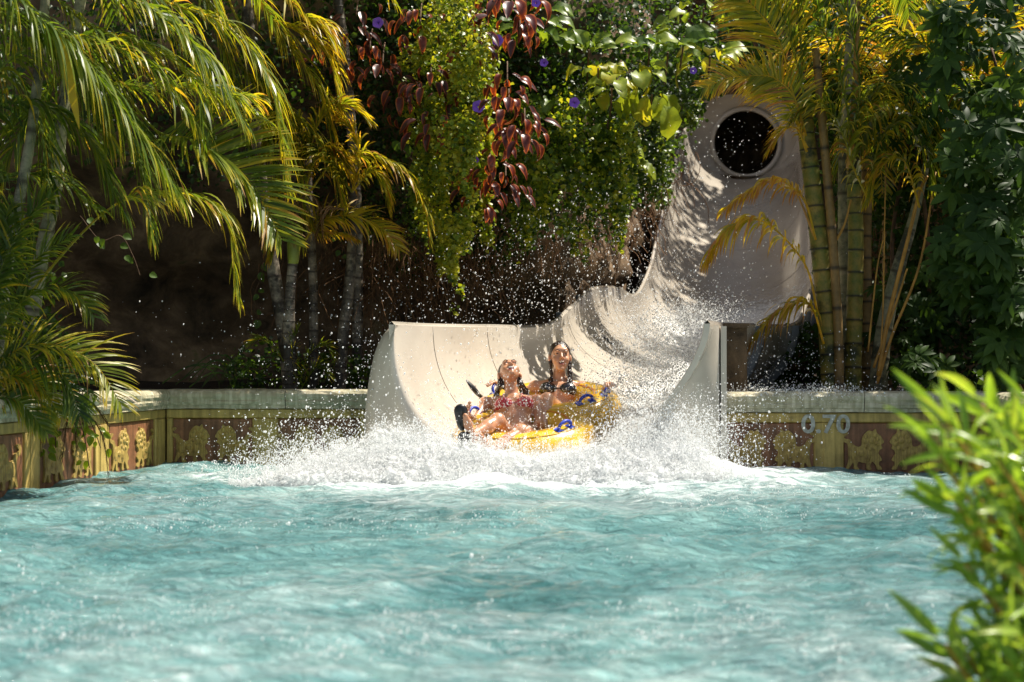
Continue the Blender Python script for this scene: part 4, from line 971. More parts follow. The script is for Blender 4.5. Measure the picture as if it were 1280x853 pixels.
# heart leaf vines on the cliff, left
def vine(pts, label, nleaf, size, Yj=.05, mesh=HEART, stem=.004):
    p = catmull(pts, 40); o = thing('leafy_vine', p[0], label, 'vine', 'thin leafy vines'); mb = MB(); tube(mb, p, stem, 5); part('stem', mb, WOODD, o)
    for k in range(nleaf):
        q = p[int((k + .5) / nleaf * 39)] + r.normal(size=3) * arr([.04, .03, .03]); inst('leaf', mesh, o, aim(q, arr([r.normal() * .8, -.2, -.6 + r.normal() * .3]), arr([r.normal() * .3, -.8, .4]), size * r.uniform(.6, 1.2)))
vine([P(100, 270, 14.5), P(125, 300, 14.4), P(150, 295, 14.4), P(165, 318, 14.4), P(175, 345, 14.4)], 'thin vine with heart leaves dangling over the dark hollow at left', 9, .08)
vine([P(326, 300, 16.4), P(328, 340, 16.4), P(318, 370, 16.4), P(322, 400, 16.4)], 'heart leaf vine beside the leaning grey trunk', 7, .10)
vine([P(420, 250, 16.8), P(425, 290, 16.8), P(430, 330, 16.8)], 'sparse leafy vine between the clump trunks', 6, .09)
vine([P(520, 160, 16.9), P(500, 180, 16.9), P(515, 200, 16.9), P(522, 216, 16.9)], 'pale leaved vine sprig above the arching dry frond', 9, .10)
IVY = leaf_me('leaf', 1, .34, CREEP, lambda u, c: .62 + .1 * c, .2, .15, .01, seed=50)
# creeper and dead frond over the left coping
for k, (x0, x1, y1) in enumerate([(60, 52, 566), (68, 70, 560), (100, 112, 585), (108, 126, 560), (58, 62, 540), (104, 104, 545)]):
    Yw = ang_Y(x0) - .12; L = ['longest sprig', 'second sprig', 'third sprig with the lowest tip', 'right hand sprig', 'short left sprig', 'short middle sprig'][k]
    vine([P(x0, 488, Yw), P(x0 - 4, 510, Yw), P((x0 + x1) / 2, (510 + y1) / 2, Yw), P(x1, y1, Yw)], 'green creeper hanging over the left wall, ' + L, 16 if y1 > 550 else 9, .075, mesh=IVY)
b = P(96, 490, 12.55); df = thing('dead_frond', b, 'withered dark brown palm frond hanging over the left wall', 'dead frond')
for k, c in enumerate([[(70, 470), (85, 505), (82, 540), (78, 578)], [(76, 480), (108, 515), (128, 545), (136, 596)], [(80, 480), (92, 520), (96, 560)], [(95, 492), (120, 510), (134, 530)]]):
    c3 = [P(x, y, 12.5) for x, y in c]; part('dry_stem', frond_mb(c3, ll=.16, n=18, width=.006, droop=1.6, tint=.15, seed=200 + k, rr=.008, tipt=.2), DRYL, df)

# ------------------------------------------------------------------ umbrella-leaf shrub on the right (schefflera)
LFT = [leaf_me('leaflet', 1, .20, DARKL, lambda u, c, k=k: .30 + .14 * k + .15 * c, .30, .14, .0, seed=70 + k, n=7) for k in range(3)]
def rosette_me(k):
    mb = MB(); q = rs(300 + k); n = 8
    for i in range(n):
        a = i * 2 * math.pi / n + q.normal() * .1; L = q.uniform(.85, 1.1); u = np.linspace(0, 1, 6)
        ww = .20 * np.sin(np.clip(u, .03, 1) ** .8 * math.pi) ** .7; ww[-1] = .004
        cx, sx = math.cos(a), math.sin(a); yy = .12 + u * L; zz = -.32 * u ** 2 * L + .05
        G = np.stack([np.stack([cx * yy - sx * c * ww, sx * yy + cx * c * ww, zz + abs(c) * ww * .3], -1) for c in (-1, 0, 1)], 1)
        mb.add(G, grid_faces(6, 3), .3 + .12 * k + q.normal() * .05)
    return mb.mesh('leaf', DARKL)
ROS = [rosette_me(k) for k in range(4)]
def schefflera(c, specs, label, n, seed, size=.16):
    q = rs(seed); o = thing('umbrella_tree', c, label, 'shrub', 'umbrella leaf shrubs')
    for px, py in [(0, 0)]:
        for k in range(5):
            e = P(specs[k % len(specs)][0], specs[k % len(specs)][1], specs[k % len(specs)][2] + .3)
            mb = MB(); tube(mb, catmull([arr(c) + q.normal(size=3) * .05, (arr(c) + e) / 2 + q.normal(size=3) * .15, e], 20), np.linspace(.03, .012, 20), 6); part('stem', mb, WOODD, o)
    pts = blobs(specs, q); pts = pts[np.argsort(pts[:, 1])]; pts = pts[q.permutation(len(pts))][:n]
    for p in pts:
        nz = nrm(arr([q.normal() * .45 - .3, -.75 + q.normal() * .3, .55 + q.normal() * .3])); y = nrm(q.normal(size=3))
        inst('leaf', ROS[q.randint(4)], o, aim(p, np.cross(nz, y), nz, size * q.uniform(.65, 1.25)))
b = P(1290, 500, 14.6); b[2] = .5
schefflera(b, [(1240, 60, 14.6, 80, 90, .5, 60), (1250, 200, 14.4, 70, 90, .5, 80), (1235, 320, 14.3, 60, 80, .45, 90), (1262, 410, 14.2, 40, 70, .4, 60), (1195, 110, 14.9, 55, 80, .4, 30), (1215, 290, 14.5, 35, 70, .3, 30)],
           'tall dark green umbrella tree filling the right edge', 300, 400)
b = P(1170, 500, 16); b[2] = .5
schefflera(b, [(1140, 150, 16.2, 60, 90, .4, 40), (1130, 380, 16, 60, 60, .4, 40), (1150, 460, 15.4, 40, 22, .3, 36), (1180, 380, 16, 40, 60, .4, 30)], 'smaller umbrella shrub low behind the right wall', 120, 401, .12)
p = blobs([(1120, 100, 17.6, 130, 130, .4, 2600), (1200, 250, 16.6, 120, 160, .5, 3200), (1130, 330, 17.6, 110, 120, .4, 1800), (1200, 420, 16.2, 90, 90, .5, 1500), (1010, 450, 17, 60, 50, .3, 600), (1085, 200, 17.8, 60, 120, .3, 1300), (960, 30, 20, 90, 70, .4, 1500), (1280, 480, 14.8, 80, 30, .3, 300)], r)
mb = MB(); scatter(mb, p, .075, OVAL, r, .35 + .2 * fbm(p * 1.5, 3, 8), .15)
o = part('undergrowth', mb, DARKL, None, origin=P(1130, 480, 17)); tag(o, 'dark undergrowth filling the gaps behind the right palms and shrubs', 'undergrowth', kind='stuff')
# low plants behind the left wall
p = blobs([(40, 450, 13.2, 70, 60, .3, 700), (420, 470, 16.4, 60, 40, .3, 500), (330, 470, 16.4, 50, 50, .3, 500), (15, 330, 13.6, 40, 100, .2, 500)], r)
mb = MB(); scatter(mb, p, .05, OVAL, r, .3, .15)
o = part('ground_cover', mb, CREEP, None, origin=P(40, 490, 13.2)); tag(o, 'low leafy ground cover behind the left pool wall', 'ground cover', kind='stuff')

# ------------------------------------------------------------------ blurred bush in the right foreground
def needle_me(k):
    return leaf_me('leaf', 1, .088, BUSHL, lambda u, c, k=k: .35 + .14 * k + .12 * u, .12 + .12 * k, .3, .0, seed=90 + k, n=8)
NED = [needle_me(k) for k in range(4)]
b = P(1330, 700, 4.6); b[2] = -.1
bush = thing('succulent_bush', b, 'out of focus bush with fleshy pointed green leaves at the lower right corner', 'bush')
q = rs(77)
tips = [(1160, 520, 4.5), (1185, 545, 4.6), (1150, 560, 4.5), (1205, 500, 4.8), (1235, 520, 4.7), (1265, 500, 4.9), (1190, 600, 4.6), (1170, 620, 4.5), (1225, 570, 4.4), (1260, 560, 4.5), (1200, 655, 4.5), (1185, 700, 4.5), (1240, 640, 4.4), (1275, 620, 4.6),
        (1160, 800, 4.3), (1185, 810, 4.4), (1215, 740, 4.4), (1250, 700, 4.3), (1280, 700, 4.5), (1225, 800, 4.3), (1260, 790, 4.2), (1290, 760, 4.2), (1215, 690, 4.6), (1210, 845, 4.3), (1265, 850, 4.2), (1300, 560, 4.6), (1300, 640, 4.4)]
cnt = 0
for i, (x, y, Y) in enumerate(tips):
    e = P(x + 22, y + 6, Y); s = P(x + 110, y + 120, Y + .15); mid = (e + s) / 2 + arr([.0, 0, -.02]); pp = catmull([s, mid, e], 20)
    mb = MB(); tube(mb, pp, np.linspace(.009, .004, 20), 6); part('stem', mb, PETI, bush)
    ax = nrm(e - pp[12])
    for k in range(11):
        t = 19 - int(k * 1.1); o_ = pp[t]; a = k * 2.4 + q.rand(); sd_ = nrm(np.cross(ax, arr([math.cos(a), math.sin(a) * .7, math.sin(a)])))
        d = ax * (1.1 - k * .07) + sd_ * (.35 + k * .09)
        inst('leaf', NED[q.randint(4)], bush, aim(o_, d, q.normal(size=3) + arr([0, -.5, .8]), q.uniform(.12, .20))); cnt += 1
# denser interior of the same bush
pts = blobs([(1290, 600, 4.9, 70, 90, .25, 260), (1300, 740, 4.7, 75, 110, .25, 420), (1270, 840, 4.5, 60, 50, .2, 180), (1340, 680, 4.8, 80, 180, .3, 400)], q)
mb = MB(); NE = (arr([[0, 0, 0], [.075, .4, .03], [.06, .75, 0], [0, 1, -.04], [-.06, .75, 0], [-.075, .4, .03]]), np.array([[0, 1, 5], [1, 2, 5], [2, 4, 5], [2, 3, 4]]))
scatter(mb, pts, .11, NE, q, .4, .2, nd=(-.3, -.5, .6), hang=-.8); part('inner_leaves', mb, BUSHL, bush, kind='stuff')
# shade canopy: unseen trees added on the cliff tops to shade the slide
def canopy_tree(base, H, R, n, seed, label):
    q = rs(seed); o = thing('shade_tree', base, label, 'tree', 'unseen shade trees on the cliff tops')
    mb = MB(); top = arr(base) + arr([q.normal() * .3, q.normal() * .3, H]); tube(mb, catmull([base, (arr(base) + top) / 2 + q.normal(size=3) * .2, top], 24), np.linspace(.22, .08, 24), 9, 0)
    for k in range(6): tube(mb, catmull([top - arr([0, 0, H * .3 * q.rand()]), top + nrm(q.normal(size=3)) * R * .5, top + nrm(q.normal(size=3)) * R * .8], 12), np.linspace(.06, .02, 12), 6)
    part('trunk', mb, TR_GREY, o)
    cs = top + nrm(q.normal(size=(16, 3))) * arr([R, R, R * .5]) * q.uniform(.3, 1, (16, 1)); pts = np.concatenate([c + nrm(q.normal(size=(n // 16, 3))) * R * .38 * q.uniform(.2, 1, (n // 16, 1)) for c in cs])
    mb = MB(); scatter(mb, pts, .16, OVAL, q, .35, .15); part('crown', mb, CREEP, o)
canopy_tree((7.2, 27, 6.5), 3.0, 2.6, 3600, 500, 'unseen shade tree on the right cliff top above the upper slide')
canopy_tree((7.9, 31, 8), 3.0, 2.6, 2600, 505, 'unseen shade tree on the cliff top above the tube mouth')
canopy_tree((8.2, 23, 6.4), 3.0, 2.2, 2200, 501, 'unseen shade tree on the right cliff top behind the palms')
canopy_tree((9.0, 18.6, 5.0), 2.6, 2.0, 2600, 502, 'unseen shade tree above the umbrella shrubs')
canopy_tree((-4.5, 22.5, 6.6), 2.2, 2.0, 2000, 503, 'unseen shade tree on the left cliff top above the vines')
canopy_tree((-7, 19, 6.5), 3, 2.8, 2600, 504, 'unseen shade tree on the cliff top at far left')
#@@PPL
# ------------------------------------------------------------------ smooth implicit bodies
def cap(a, b, ra, rb, k=.02): return ('c', arr(a), arr(b), ra, rb, k)
def ell(c, rad, R=None, k=.02, sub=False): return ('s' if sub else 'e', arr(c), arr(rad), np.eye(3) if R is None else R, k)
def implicit(prims, vox):
    lo = np.min([np.minimum(q[1], q[2]) - max(q[3], q[4]) if q[0] == 'c' else q[1] - max(q[2]) for q in prims], 0) - .05
    hi = np.max([np.maximum(q[1], q[2]) + max(q[3], q[4]) if q[0] == 'c' else q[1] + max(q[2]) for q in prims], 0) + .05
    n = np.ceil((hi - lo) / vox).astype(int) + 1; D = np.full(n, 1.0, np.float32)
    for q in prims:
        k = q[-1]
        if q[0] == 'c': l = np.minimum(q[1] - q[3], q[2] - q[4]); h = np.maximum(q[1] + q[3], q[2] + q[4])
        else: l = q[1] - max(q[2]); h = q[1] + max(q[2])
        m = k * 1.2 + 3 * vox
        i0 = np.clip(((l - m - lo) / vox).astype(int), 0, n - 1); i1 = np.clip(((h + m - lo) / vox).astype(int) + 2, 1, n)
        g = np.stack(np.meshgrid(*[lo[a] + vox * np.arange(i0[a], i1[a]) for a in range(3)], indexing='ij'), -1)
        if q[0] == 'c':
            a, b, ra, rb = q[1:5]; ab = b - a; t = np.clip(((g - a) @ ab) / (ab @ ab), 0, 1)
            d = np.linalg.norm(g - a - t[..., None] * ab, axis=-1) - (ra + (rb - ra) * t)
        else:
            l_ = (g - q[1]) @ q[3]; k0 = np.linalg.norm(l_ / q[2], axis=-1); k1 = np.linalg.norm(l_ / q[2] ** 2, axis=-1) + 1e-9; d = k0 * (k0 - 1) / k1
            if q[0] == 's': d = -d
        sl = tuple(slice(i0[a], i1[a]) for a in range(3)); E = D[sl]
        if q[0] == 's':
            h_ = np.clip(.5 + .5 * (d - E) / k, 0, 1); D[sl] = E * (1 - h_) + d * h_ + k * h_ * (1 - h_)
        else:
            h_ = np.clip(.5 + .5 * (E - d) / k, 0, 1); D[sl] = E * (1 - h_) + d * h_ - k * h_ * (1 - h_)
    # surface nets
    S = D < 0; nx, ny, nz = D.shape; c = [(i, j, k) for i in (0, 1) for j in (0, 1) for k in (0, 1)]
    def cor(o, A): return A[o[0]:nx - 1 + o[0], o[1]:ny - 1 + o[1], o[2]:nz - 1 + o[2]]
    cnt = sum(cor(o, S).astype(np.int8) for o in c); act = (cnt > 0) & (cnt < 8); idx = np.full(act.shape, -1); I = np.argwhere(act); idx[act] = np.arange(len(I))
    vals = np.stack([cor(o, D)[act] for o in c], 1); O = arr(c); acc = np.zeros((len(I), 3)); w_ = np.zeros(len(I))
    for a in range(8):
        for b in range(a + 1, 8):
            if np.abs(O[a] - O[b]).sum() != 1: continue
            va, vb = vals[:, a], vals[:, b]; x = (va < 0) != (vb < 0); t = np.where(x, va / np.where(x, va - vb, 1), 0)[:, None]
            acc += np.where(x[:, None], O[a] + t * (O[b] - O[a]), 0); w_ += x
    V = lo + vox * (I + acc / w_[:, None]); Q = []
    for ax in range(3):
        u, v = (ax + 1) % 3, (ax + 2) % 3
        s0 = [slice(1, None)] * 3; s0[ax] = slice(0, -1); s1 = [slice(1, None)] * 3; s1[ax] = slice(1, None)
        A, B = S[tuple(s0)], S[tuple(s1)]; e = np.argwhere(A != B); base = e.copy(); base[:, u] += 1; base[:, v] += 1
        inside = A[tuple(e.T)]
        ok = np.all([base[:, u] < D.shape[u] - 1, base[:, v] < D.shape[v] - 1], 0); base = base[ok]; inside = inside[ok]
        def at(du, dv):
            q = base.copy(); q[:, u] -= du; q[:, v] -= dv; return idx[tuple(q.T)]
        f = np.stack([at(1, 1), at(0, 1), at(0, 0), at(1, 0)], 1); f[~inside] = f[~inside][:, ::-1]; Q.append(f)
    return V, np.concatenate(Q)
def sdf_part(name, prims, vox, mat, parent, label=None):
    V, Q = implicit(prims, vox); mb = MB(); mb.add(V, Q, .5); return part(name, mb, mat, parent, label=label)
def basis(z, xh):
    z = nrm(arr(z)); x = arr(xh) - z * np.dot(xh, z); x = nrm(x); y = np.cross(z, x); return np.stack([x, y, z], 1)
HS = 1.17
def head_prims(c, R, k=.012, openm=1.0):
    def p(x, y, z): return c + R @ arr([x, y, z]) * HS
    e = lambda q, rd, kk=k, sub=False: ell(p(*q), arr(rd) * HS, R, kk, sub)
    L = [e((0, .018, .032), (.073, .090, .088), .02), e((0, -.030, -.020), (.060, .060, .075), .025), e((0, -.045, -.062), (.044, .045, .050), .02), e((0, -.074, -.100), (.020, .018, .017), .018),
         e((.036, -.062, -.030), (.024, .024, .024), .02), e((-.036, -.062, -.030), (.024, .024, .024), .02), e((0, -.074, .040), (.050, .018, .022), .02),
         e((.031, -.092, .012), (.017, .012, .011), .010, True), e((-.031, -.092, .012), (.017, .012, .011), .010, True),
         e((.031, -.078, .010), (.014, .010, .010), .005), e((-.031, -.078, .010), (.014, .010, .010), .005),
         cap(p(0, -.086, .018), p(0, -.108, -.022), .0075, .0115, .010), e((.010, -.099, -.026), (.009, .010, .007), .006), e((-.010, -.099, -.026), (.009, .010, .007), .006),
         e((.030, -.086, .027), (.022, .008, .005), .008), e((-.030, -.086, .027), (.022, .008, .005), .008)]
    # lips round an open mouth
    lz = -.058; hw = .024; hh = .006 + .011 * openm
    a = np.linspace(0, 6.2832, 13)
    ring = [p(hw * math.cos(t), -.090 + .010 * abs(math.cos(t)), lz + hh * math.sin(t)) for t in a]
    L += [cap(ring[i], ring[i + 1], .0055, .0055, .006) for i in range(12)]
    L += [e((0, -.094, lz), (hw * .92, .022, hh * .95), .004, True)]
    L += [e((.077, .010, -.002), (.010, .020, .030), .008), e((-.077, .010, -.002), (.010, .020, .030), .008)]
    return L, p, ring
def hand_prims(wrist, d, nrml, grip=.9, s=1.0, side=1):
    """palm along d, palm normal nrml; five separate curled fingers"""
    R = basis(d, np.cross(nrml, d)); x, y, z = R[:, 0], R[:, 1], R[:, 2]   # y = normal-ish
    L = [ell(wrist + z * .045 * s, (.038 * s, .015 * s, .048 * s), R, .012)]
    for i, (o, ln) in enumerate([(-.028, .075), (-.010, .085), (.010, .080), (.027, .062)]):
        q = wrist + z * .082 * s + x * o * s; dd = z.copy(); r0 = .0092 * s
        for j, f in enumerate((.42, .32, .26)):
            dd = nrm(dd + y * grip * (.55 + .12 * i)); e = q + dd * ln * f * s; L.append(cap(q, e, r0, r0 * .9, .004)); q = e; r0 *= .9
    q = wrist + z * .03 * s - x * .032 * s * side; dd = nrm(-x * side * .8 + z * .7 + y * .3)
    e = q + dd * .035 * s; L.append(cap(q, e, .012 * s, .010 * s, .008)); e2 = e + nrm(dd + y * .9 * grip + z * .3) * .03 * s; L.append(cap(e, e2, .010 * s, .008 * s, .004)); return L
def person(label, J, skin, hairkind, topmat, bottom, opn, vox=.0065):
    o = thing('person', J['pelvis'], label, 'person')
    pel, ch, nk = J['pelvis'], J['chest'], J['neck']; sx = nrm(J['sh'][0] - J['sh'][1]); sp_ = nrm(ch - pel); R = basis(sp_, sx)
    L = [ell(pel, (.165, .11, .12), R, .04), ell(pel * .55 + ch * .45, (.128, .09, .15), R, .05), ell(pel * .15 + ch * .85, (.165, .105, .14), R, .05), cap(J['sh'][0] * .82 + J['sh'][1] * .18, J['sh'][1] * .82 + J['sh'][0] * .18, .052, .052, .05)]
    fwd = -R[:, 1] if R[1, 1] > 0 else R[:, 1]
    cc = pel * .22 + ch * .78
    for s in (1, -1): L.append(ell(cc + fwd * .078 + sx * s * .084, (.070, .062, .068), R, .03))
    L.append(cap(ch * .4 + nk * .6 - sp_ * .01, J['head'] + J['HR'] @ arr([0, .025, -.06]), .060, .050, .03))
    L.append(cap(ch, nk, .07, .056, .04))
    # collar bones
    for i in (0, 1): L.append(cap(nk + fwd * .045 - sp_ * .03, J['sh'][i] + fwd * .03 + sp_ * .01, .012, .012, .02))
    for i in (0, 1):
        sh, el, wr = J['sh'][i], J['el'][i], J['wr'][i]
        L += [ell(sh, (.056, .056, .056), None, .03), cap(sh, el, .046, .036, .025), cap(el, el * .55 + wr * .45, .038, .035, .015), cap(el * .55 + wr * .45, wr, .035, .024, .015)]
        L += hand_prims(wr, nrm(J['hd'][i]), J['hn'][i], side=(1 if i else -1))
        hp, kn, an = J['hip'][i], J['kn'][i], J['an'][i]
        L += [cap(hp, kn, .085, .056, .04), ell(kn, (.058, .058, .058), None, .02), cap(kn, kn * .6 + an * .4, .052, .053, .02), cap(kn * .6 + an * .4, an, .053, .034, .02)]
        f = J['ft'][i]; L += [cap(an, an + f * .13, .034, .030, .02), cap(an, an - f * .04, .036, .030, .02), cap(an + f * .10, an + f * .19, .032, .02, .02)]
    hp_, p, ring = head_prims(J['head'], J['HR'], openm=opn); L += hp_
    sdf_part('body', L, vox, skin, o)
    # face details
    mb = MB()
    tube(mb, np.array(ring), .0062, 6, caps=False); part('lips', mb, LIP, o)
    hh = .006 + .011 * opn
    sdf_part('mouth', [ell(p(0, -.080, -.058), (.026, .013, hh * 1.08), J['HR'], .004)], .003, MOUTH, o)
    sdf_part('teeth', [ell(p(0, -.088, -.058 + hh * .62), (.021, .010, hh * .40), J['HR'], .003)], .002, TEETH, o)
    for s in (1, -1):
        if J.get('closed'):
            mb = MB(); tube(mb, catmull([p(s * .018, -.0895, .008), p(s * .031, -.092, .005), p(s * .045, -.084, .009)], 8), .0024, 5); part('eyelashes', mb, EYEM, o)
        else:
            sdf_part('eye', [ell(p(s * .031, -.0835, .010), (.0115, .007, .0045), J['HR'], .002)], .002, EYEM, o)
        mb = MB(); tube(mb, catmull([p(s * .013, -.095, .029), p(s * .030, -.097, .036), p(s * .050, -.083, .030)], 8), [.003, .004, .004, .004, .0035, .003, .002, .001], 5); part('eyebrow', mb, HAIR, o)
    # wet hair: cap + strands falling
    Hc = lambda x, y, z: p(x, y, z)
    H = [ell(p(0, .028, .040), arr([.080, .093, .092]) * HS, J['HR'], .01), ell(p(0, .07, -.01), arr([.066, .05, .08]) * HS, J['HR'], .02), ell(p(0, -.072, -.015), arr([.063, .062, .090]) * HS, J['HR'], .012, True), ell(p(0, -.115, .05), arr([.055, .06, .05]) * HS, J['HR'], .01, True)]
    for pts in J['strands']:
        q = catmull(pts, 7)
        for i in range(6): H.append(cap(q[i], q[i + 1], J['sr'] * 1.15 * (1 - i * .05), J['sr'] * 1.15 * (1 - (i + 1) * .05), .022))
    sdf_part('hair', H, .005, HAIR, o)
    # swimwear
    T = []
    for s in (1, -1):
        T.append(ell(cc + fwd * .084 + sx * s * .084, (.076, .066, .064), R, .012))
    B = ell(cc - fwd * .0, (.152, .100, .020), R, .01)
    if topmat is not None:
        sdf_part('bikini_top', T + [ell(cc + fwd * .01, (.168, .108, .014), R, .008)], .006, topmat, o)
        for s in (1, -1):
            mb = MB(); tube(mb, catmull([cc + fwd * .13 + sx * s * .075 + sp_ * .04, cc + fwd * .10 + sx * s * .075 + sp_ * .12, nk + sx * s * .055 - sp_ * .0], 10), .006, 5); part('strap', mb, topmat, o)
    if bottom is not None:
        sdf_part('bikini_bottom', [ell(pel, (.162, .112, .085), R, .03)], .007, bottom, o)
    return o, p
def rotR(pitch, yaw, roll=0):
    """head axes: columns x,y,z; face looks along -y. pitch>0 = chin up"""
    M = Matrix.Rotation(yaw, 3, 'Z') @ Matrix.Rotation(-pitch, 3, 'X') @ Matrix.Rotation(roll, 3, 'Y'); return np.array(M)

# raft -----------------------------------------------------------------
RC = P(688, 515, 15.0); FC = P(654, 550, 14.15)
ax = nrm(FC - RC); sxv = -nrm(np.cross(ax, arr([0, 0, 1]))); upv = -np.cross(sxv, ax)
raft = thing('double_raft', (RC + FC) / 2 - arr([0, 0, .15]), 'yellow inflatable double raft with blue handles shooting out of the slide mouth', 'raft')
def ringtube(c, R_, r_, lab, seed):
    n, m = 96, 22; a = np.arange(n + 1) * 2 * math.pi / n; b_ = np.arange(m + 1) * 2 * math.pi / m; q = rs(seed)
    rad = sxv[None] * np.cos(a)[:, None] + ax[None] * np.sin(a)[:, None]
    rr_ = r_ * (1 + .018 * np.abs(np.sin(a * 9)) ** 3 * -1 + .008 * np.sin(a * 31))
    G = c + rad[:, None] * (R_ + rr_[:, None, None] * np.cos(b_)[None, :, None]) + upv * rr_[:, None, None] * np.sin(b_)[None, :, None]
    mb = MB(); mb.add(G, grid_faces(n + 1, m + 1)); t = part('tube', mb, RAFT, raft, label=lab)
    for be, w_ in ((math.pi * .34, .004), (math.pi * .62, .004)):     # welded seams
        l = c + rad * (R_ + r_ * 1.005 * math.cos(be)) + upv * r_ * 1.005 * math.sin(be); mb = MB(); tube(mb, l, w_, 5, caps=False); part('seam', mb, RAFT, t)
    # printed red band round the inner shoulder
    l0 = c + rad * (R_ + r_ * 1.006 * math.cos(1.9)) + upv * r_ * 1.006 * math.sin(1.9); l1 = c + rad * (R_ + r_ * 1.006 * math.cos(2.02)) + upv * r_ * 1.006 * math.sin(2.02)
    mb = MB(); mb.add(np.stack([l0, l1], 1), grid_faces(n + 1, 2)); part('printed_band', mb, RAFTR, t)
    return t
ringtube(RC, .44, .165, 'rear ring', 1); ringtube(FC, .42, .165, 'front ring', 2)
def handle(c, R_, r_, adeg, be=.42 * math.pi):
    a = math.radians(adeg); rad = sxv * math.cos(a) + ax * math.sin(a); tg = -sxv * math.sin(a) + ax * math.cos(a)
    o_ = rad * math.cos(be) + upv * math.sin(be); s = c + rad * R_ + o_ * r_
    mb = MB()
    for e in (-1, 1):      # foot patches
        G = np.array([[s + tg * (e * .065 + dx * .03) + o_ * (.004 - .25 * dx * dx * .03) + np.cross(tg, o_) * dy * .03 for dy in (-1, -.3, .3, 1)] for dx in (-1, -.3, .3, 1)]); mb.add(G, grid_faces(4, 4)); mb.add(G + o_ * .004, grid_faces(4, 4, True))
    p_ = catmull([s + tg * -.07, s + tg * -.055 + o_ * .04, s + o_ * .062, s + tg * .055 + o_ * .04, s + tg * .07], 20); tube(mb, p_, .013, 8)
    part('handle', mb, BLUE, raft); return s + o_ * .062
hs = {}
for nm, c, R_, ad in [('rl', RC, .44, 180 + 8), ('rr', RC, .44, -2), ('fr', RC, .44, 38), ('fl', FC, .42, 180 - 18), ('f2', FC, .42, 30), ('f3', FC, .42, 200)]:
    hs[nm] = handle(c, R_, .165, ad)
mb = MB(); n = 32; a = np.arange(n) * 6.2832 / n
for c in (RC, FC):
    d_ = c - upv * .11 + (sxv[None] * np.cos(a)[:, None] + ax[None] * np.sin(a)[:, None]) * .34; mb.add(d_, np.arange(n)[None]); mb.add(d_ - upv * .02, np.arange(n)[::-1][None])
part('raft_floor', mb, RAFT, raft)

# front woman ------------------------------------------------------------
HR = rotR(math.radians(57), math.radians(4), math.radians(-4)); hd = P(637, 468, 14.62)
J = dict(head=hd, HR=HR, closed=True, neck=P(640, 497, 14.62), chest=P(641, 508, 14.52), pelvis=P(648, 546, 14.22),
         sh=[P(606, 505, 14.55), P(671, 502, 14.58)], el=[P(592, 528, 14.35), P(674, 530, 14.30)], wr=[P(588, 522, 14.15), P(655, 548, 14.05)],
         hd=[arr([-.3, -.5, .6]), arr([-.4, -.3, -.6])], hn=[arr([.7, .2, -.3]), arr([0, 1, 0])],
         hip=[P(634, 548, 14.15), P(664, 548, 14.15)], kn=[P(622, 526, 13.84), P(652, 540, 13.78)], an=[P(590, 545, 13.62), P(612, 566, 13.55)],
         ft=[nrm(arr([-.25, -.5, .8])), nrm(arr([-.3, -.5, .6]))],
         strands=[[hd + HR @ arr([s * .074, .05, .02]), hd + HR @ arr([s * .082, .03, -.05]) + arr([0, 0, -.03]), P(x, 488, 14.66), P(x2, 503, 14.64)] for s, x, x2 in ((-1, 621, 617), (1, 655, 660), (1, 651, 652), (-1, 623, 621), (1, 658, 662))], sr=.013)
fw, pf = person('laughing woman with head thrown back, red bikini, in the front seat of the raft', J, SKIN, 0, REDC, REDC, 1.25)
# black water shoes
for i, (c, d) in enumerate([(P(577, 522, 13.60), arr([-.10, -.35, .93])), (P(580, 556, 13.58), arr([.05, -.35, .93]))]):
    R = basis(d, arr([1, .1, 0])); sdf_part('water_shoe', [ell(c, (.048, .040, .085), R, .02), ell(c + R[:, 2] * .055, (.052, .034, .055), R, .02), ell(c - R[:, 2] * .06, (.036, .045, .05), R, .02)], .007, DARKP, fw)
mb = MB()
# rear woman
HR2 = rotR(math.radians(14), math.radians(6), math.radians(2)); hd2 = P(700, 452, 15.25)
hd2 = hd2 + arr([0, 0, .03])
J2 = dict(head=hd2, HR=HR2, neck=P(698, 474, 15.30), chest=P(698, 486, 15.28), pelvis=P(694, 524, 15.10),
          sh=[P(669, 484, 15.30), P(728, 485, 15.30)], el=[P(642, 505, 15.32), P(741, 506, 15.38)], wr=[hs['rl'] + arr([.03, .06, .0]), hs['rr'] + arr([.0, .09, .0])],
          hd=[arr([-.5, -.7, .25]), arr([.1, -.9, .3])], hn=[arr([.0, .1, -1]), arr([0, .1, -1])],
          hip=[P(682, 524, 15.05), P(708, 524, 15.05)], kn=[P(632, 512, 14.88), P(684, 500, 14.62)], an=[P(600, 536, 14.5), P(678, 540, 14.25)],
          ft=[nrm(arr([-.1, -.5, .3])), nrm(arr([-.1, -.6, .3]))],
          strands=[[hd2 + HR2 @ arr([s * .072, .03, .03]), hd2 + HR2 @ arr([s * .082, .015, -.04]), P(x, 478, 15.22), P(x2, y2, 15.18)] for s, x, x2, y2 in ((1, 714, 716, 484), (1, 712, 712, 486), (-1, 690, 686, 474))], sr=.012)
rw, pr_ = person('woman in a black bikini with wet dark hair in the rear seat of the raft', J2, SKIN2, 0, BLACKC, BLACKC, .55)

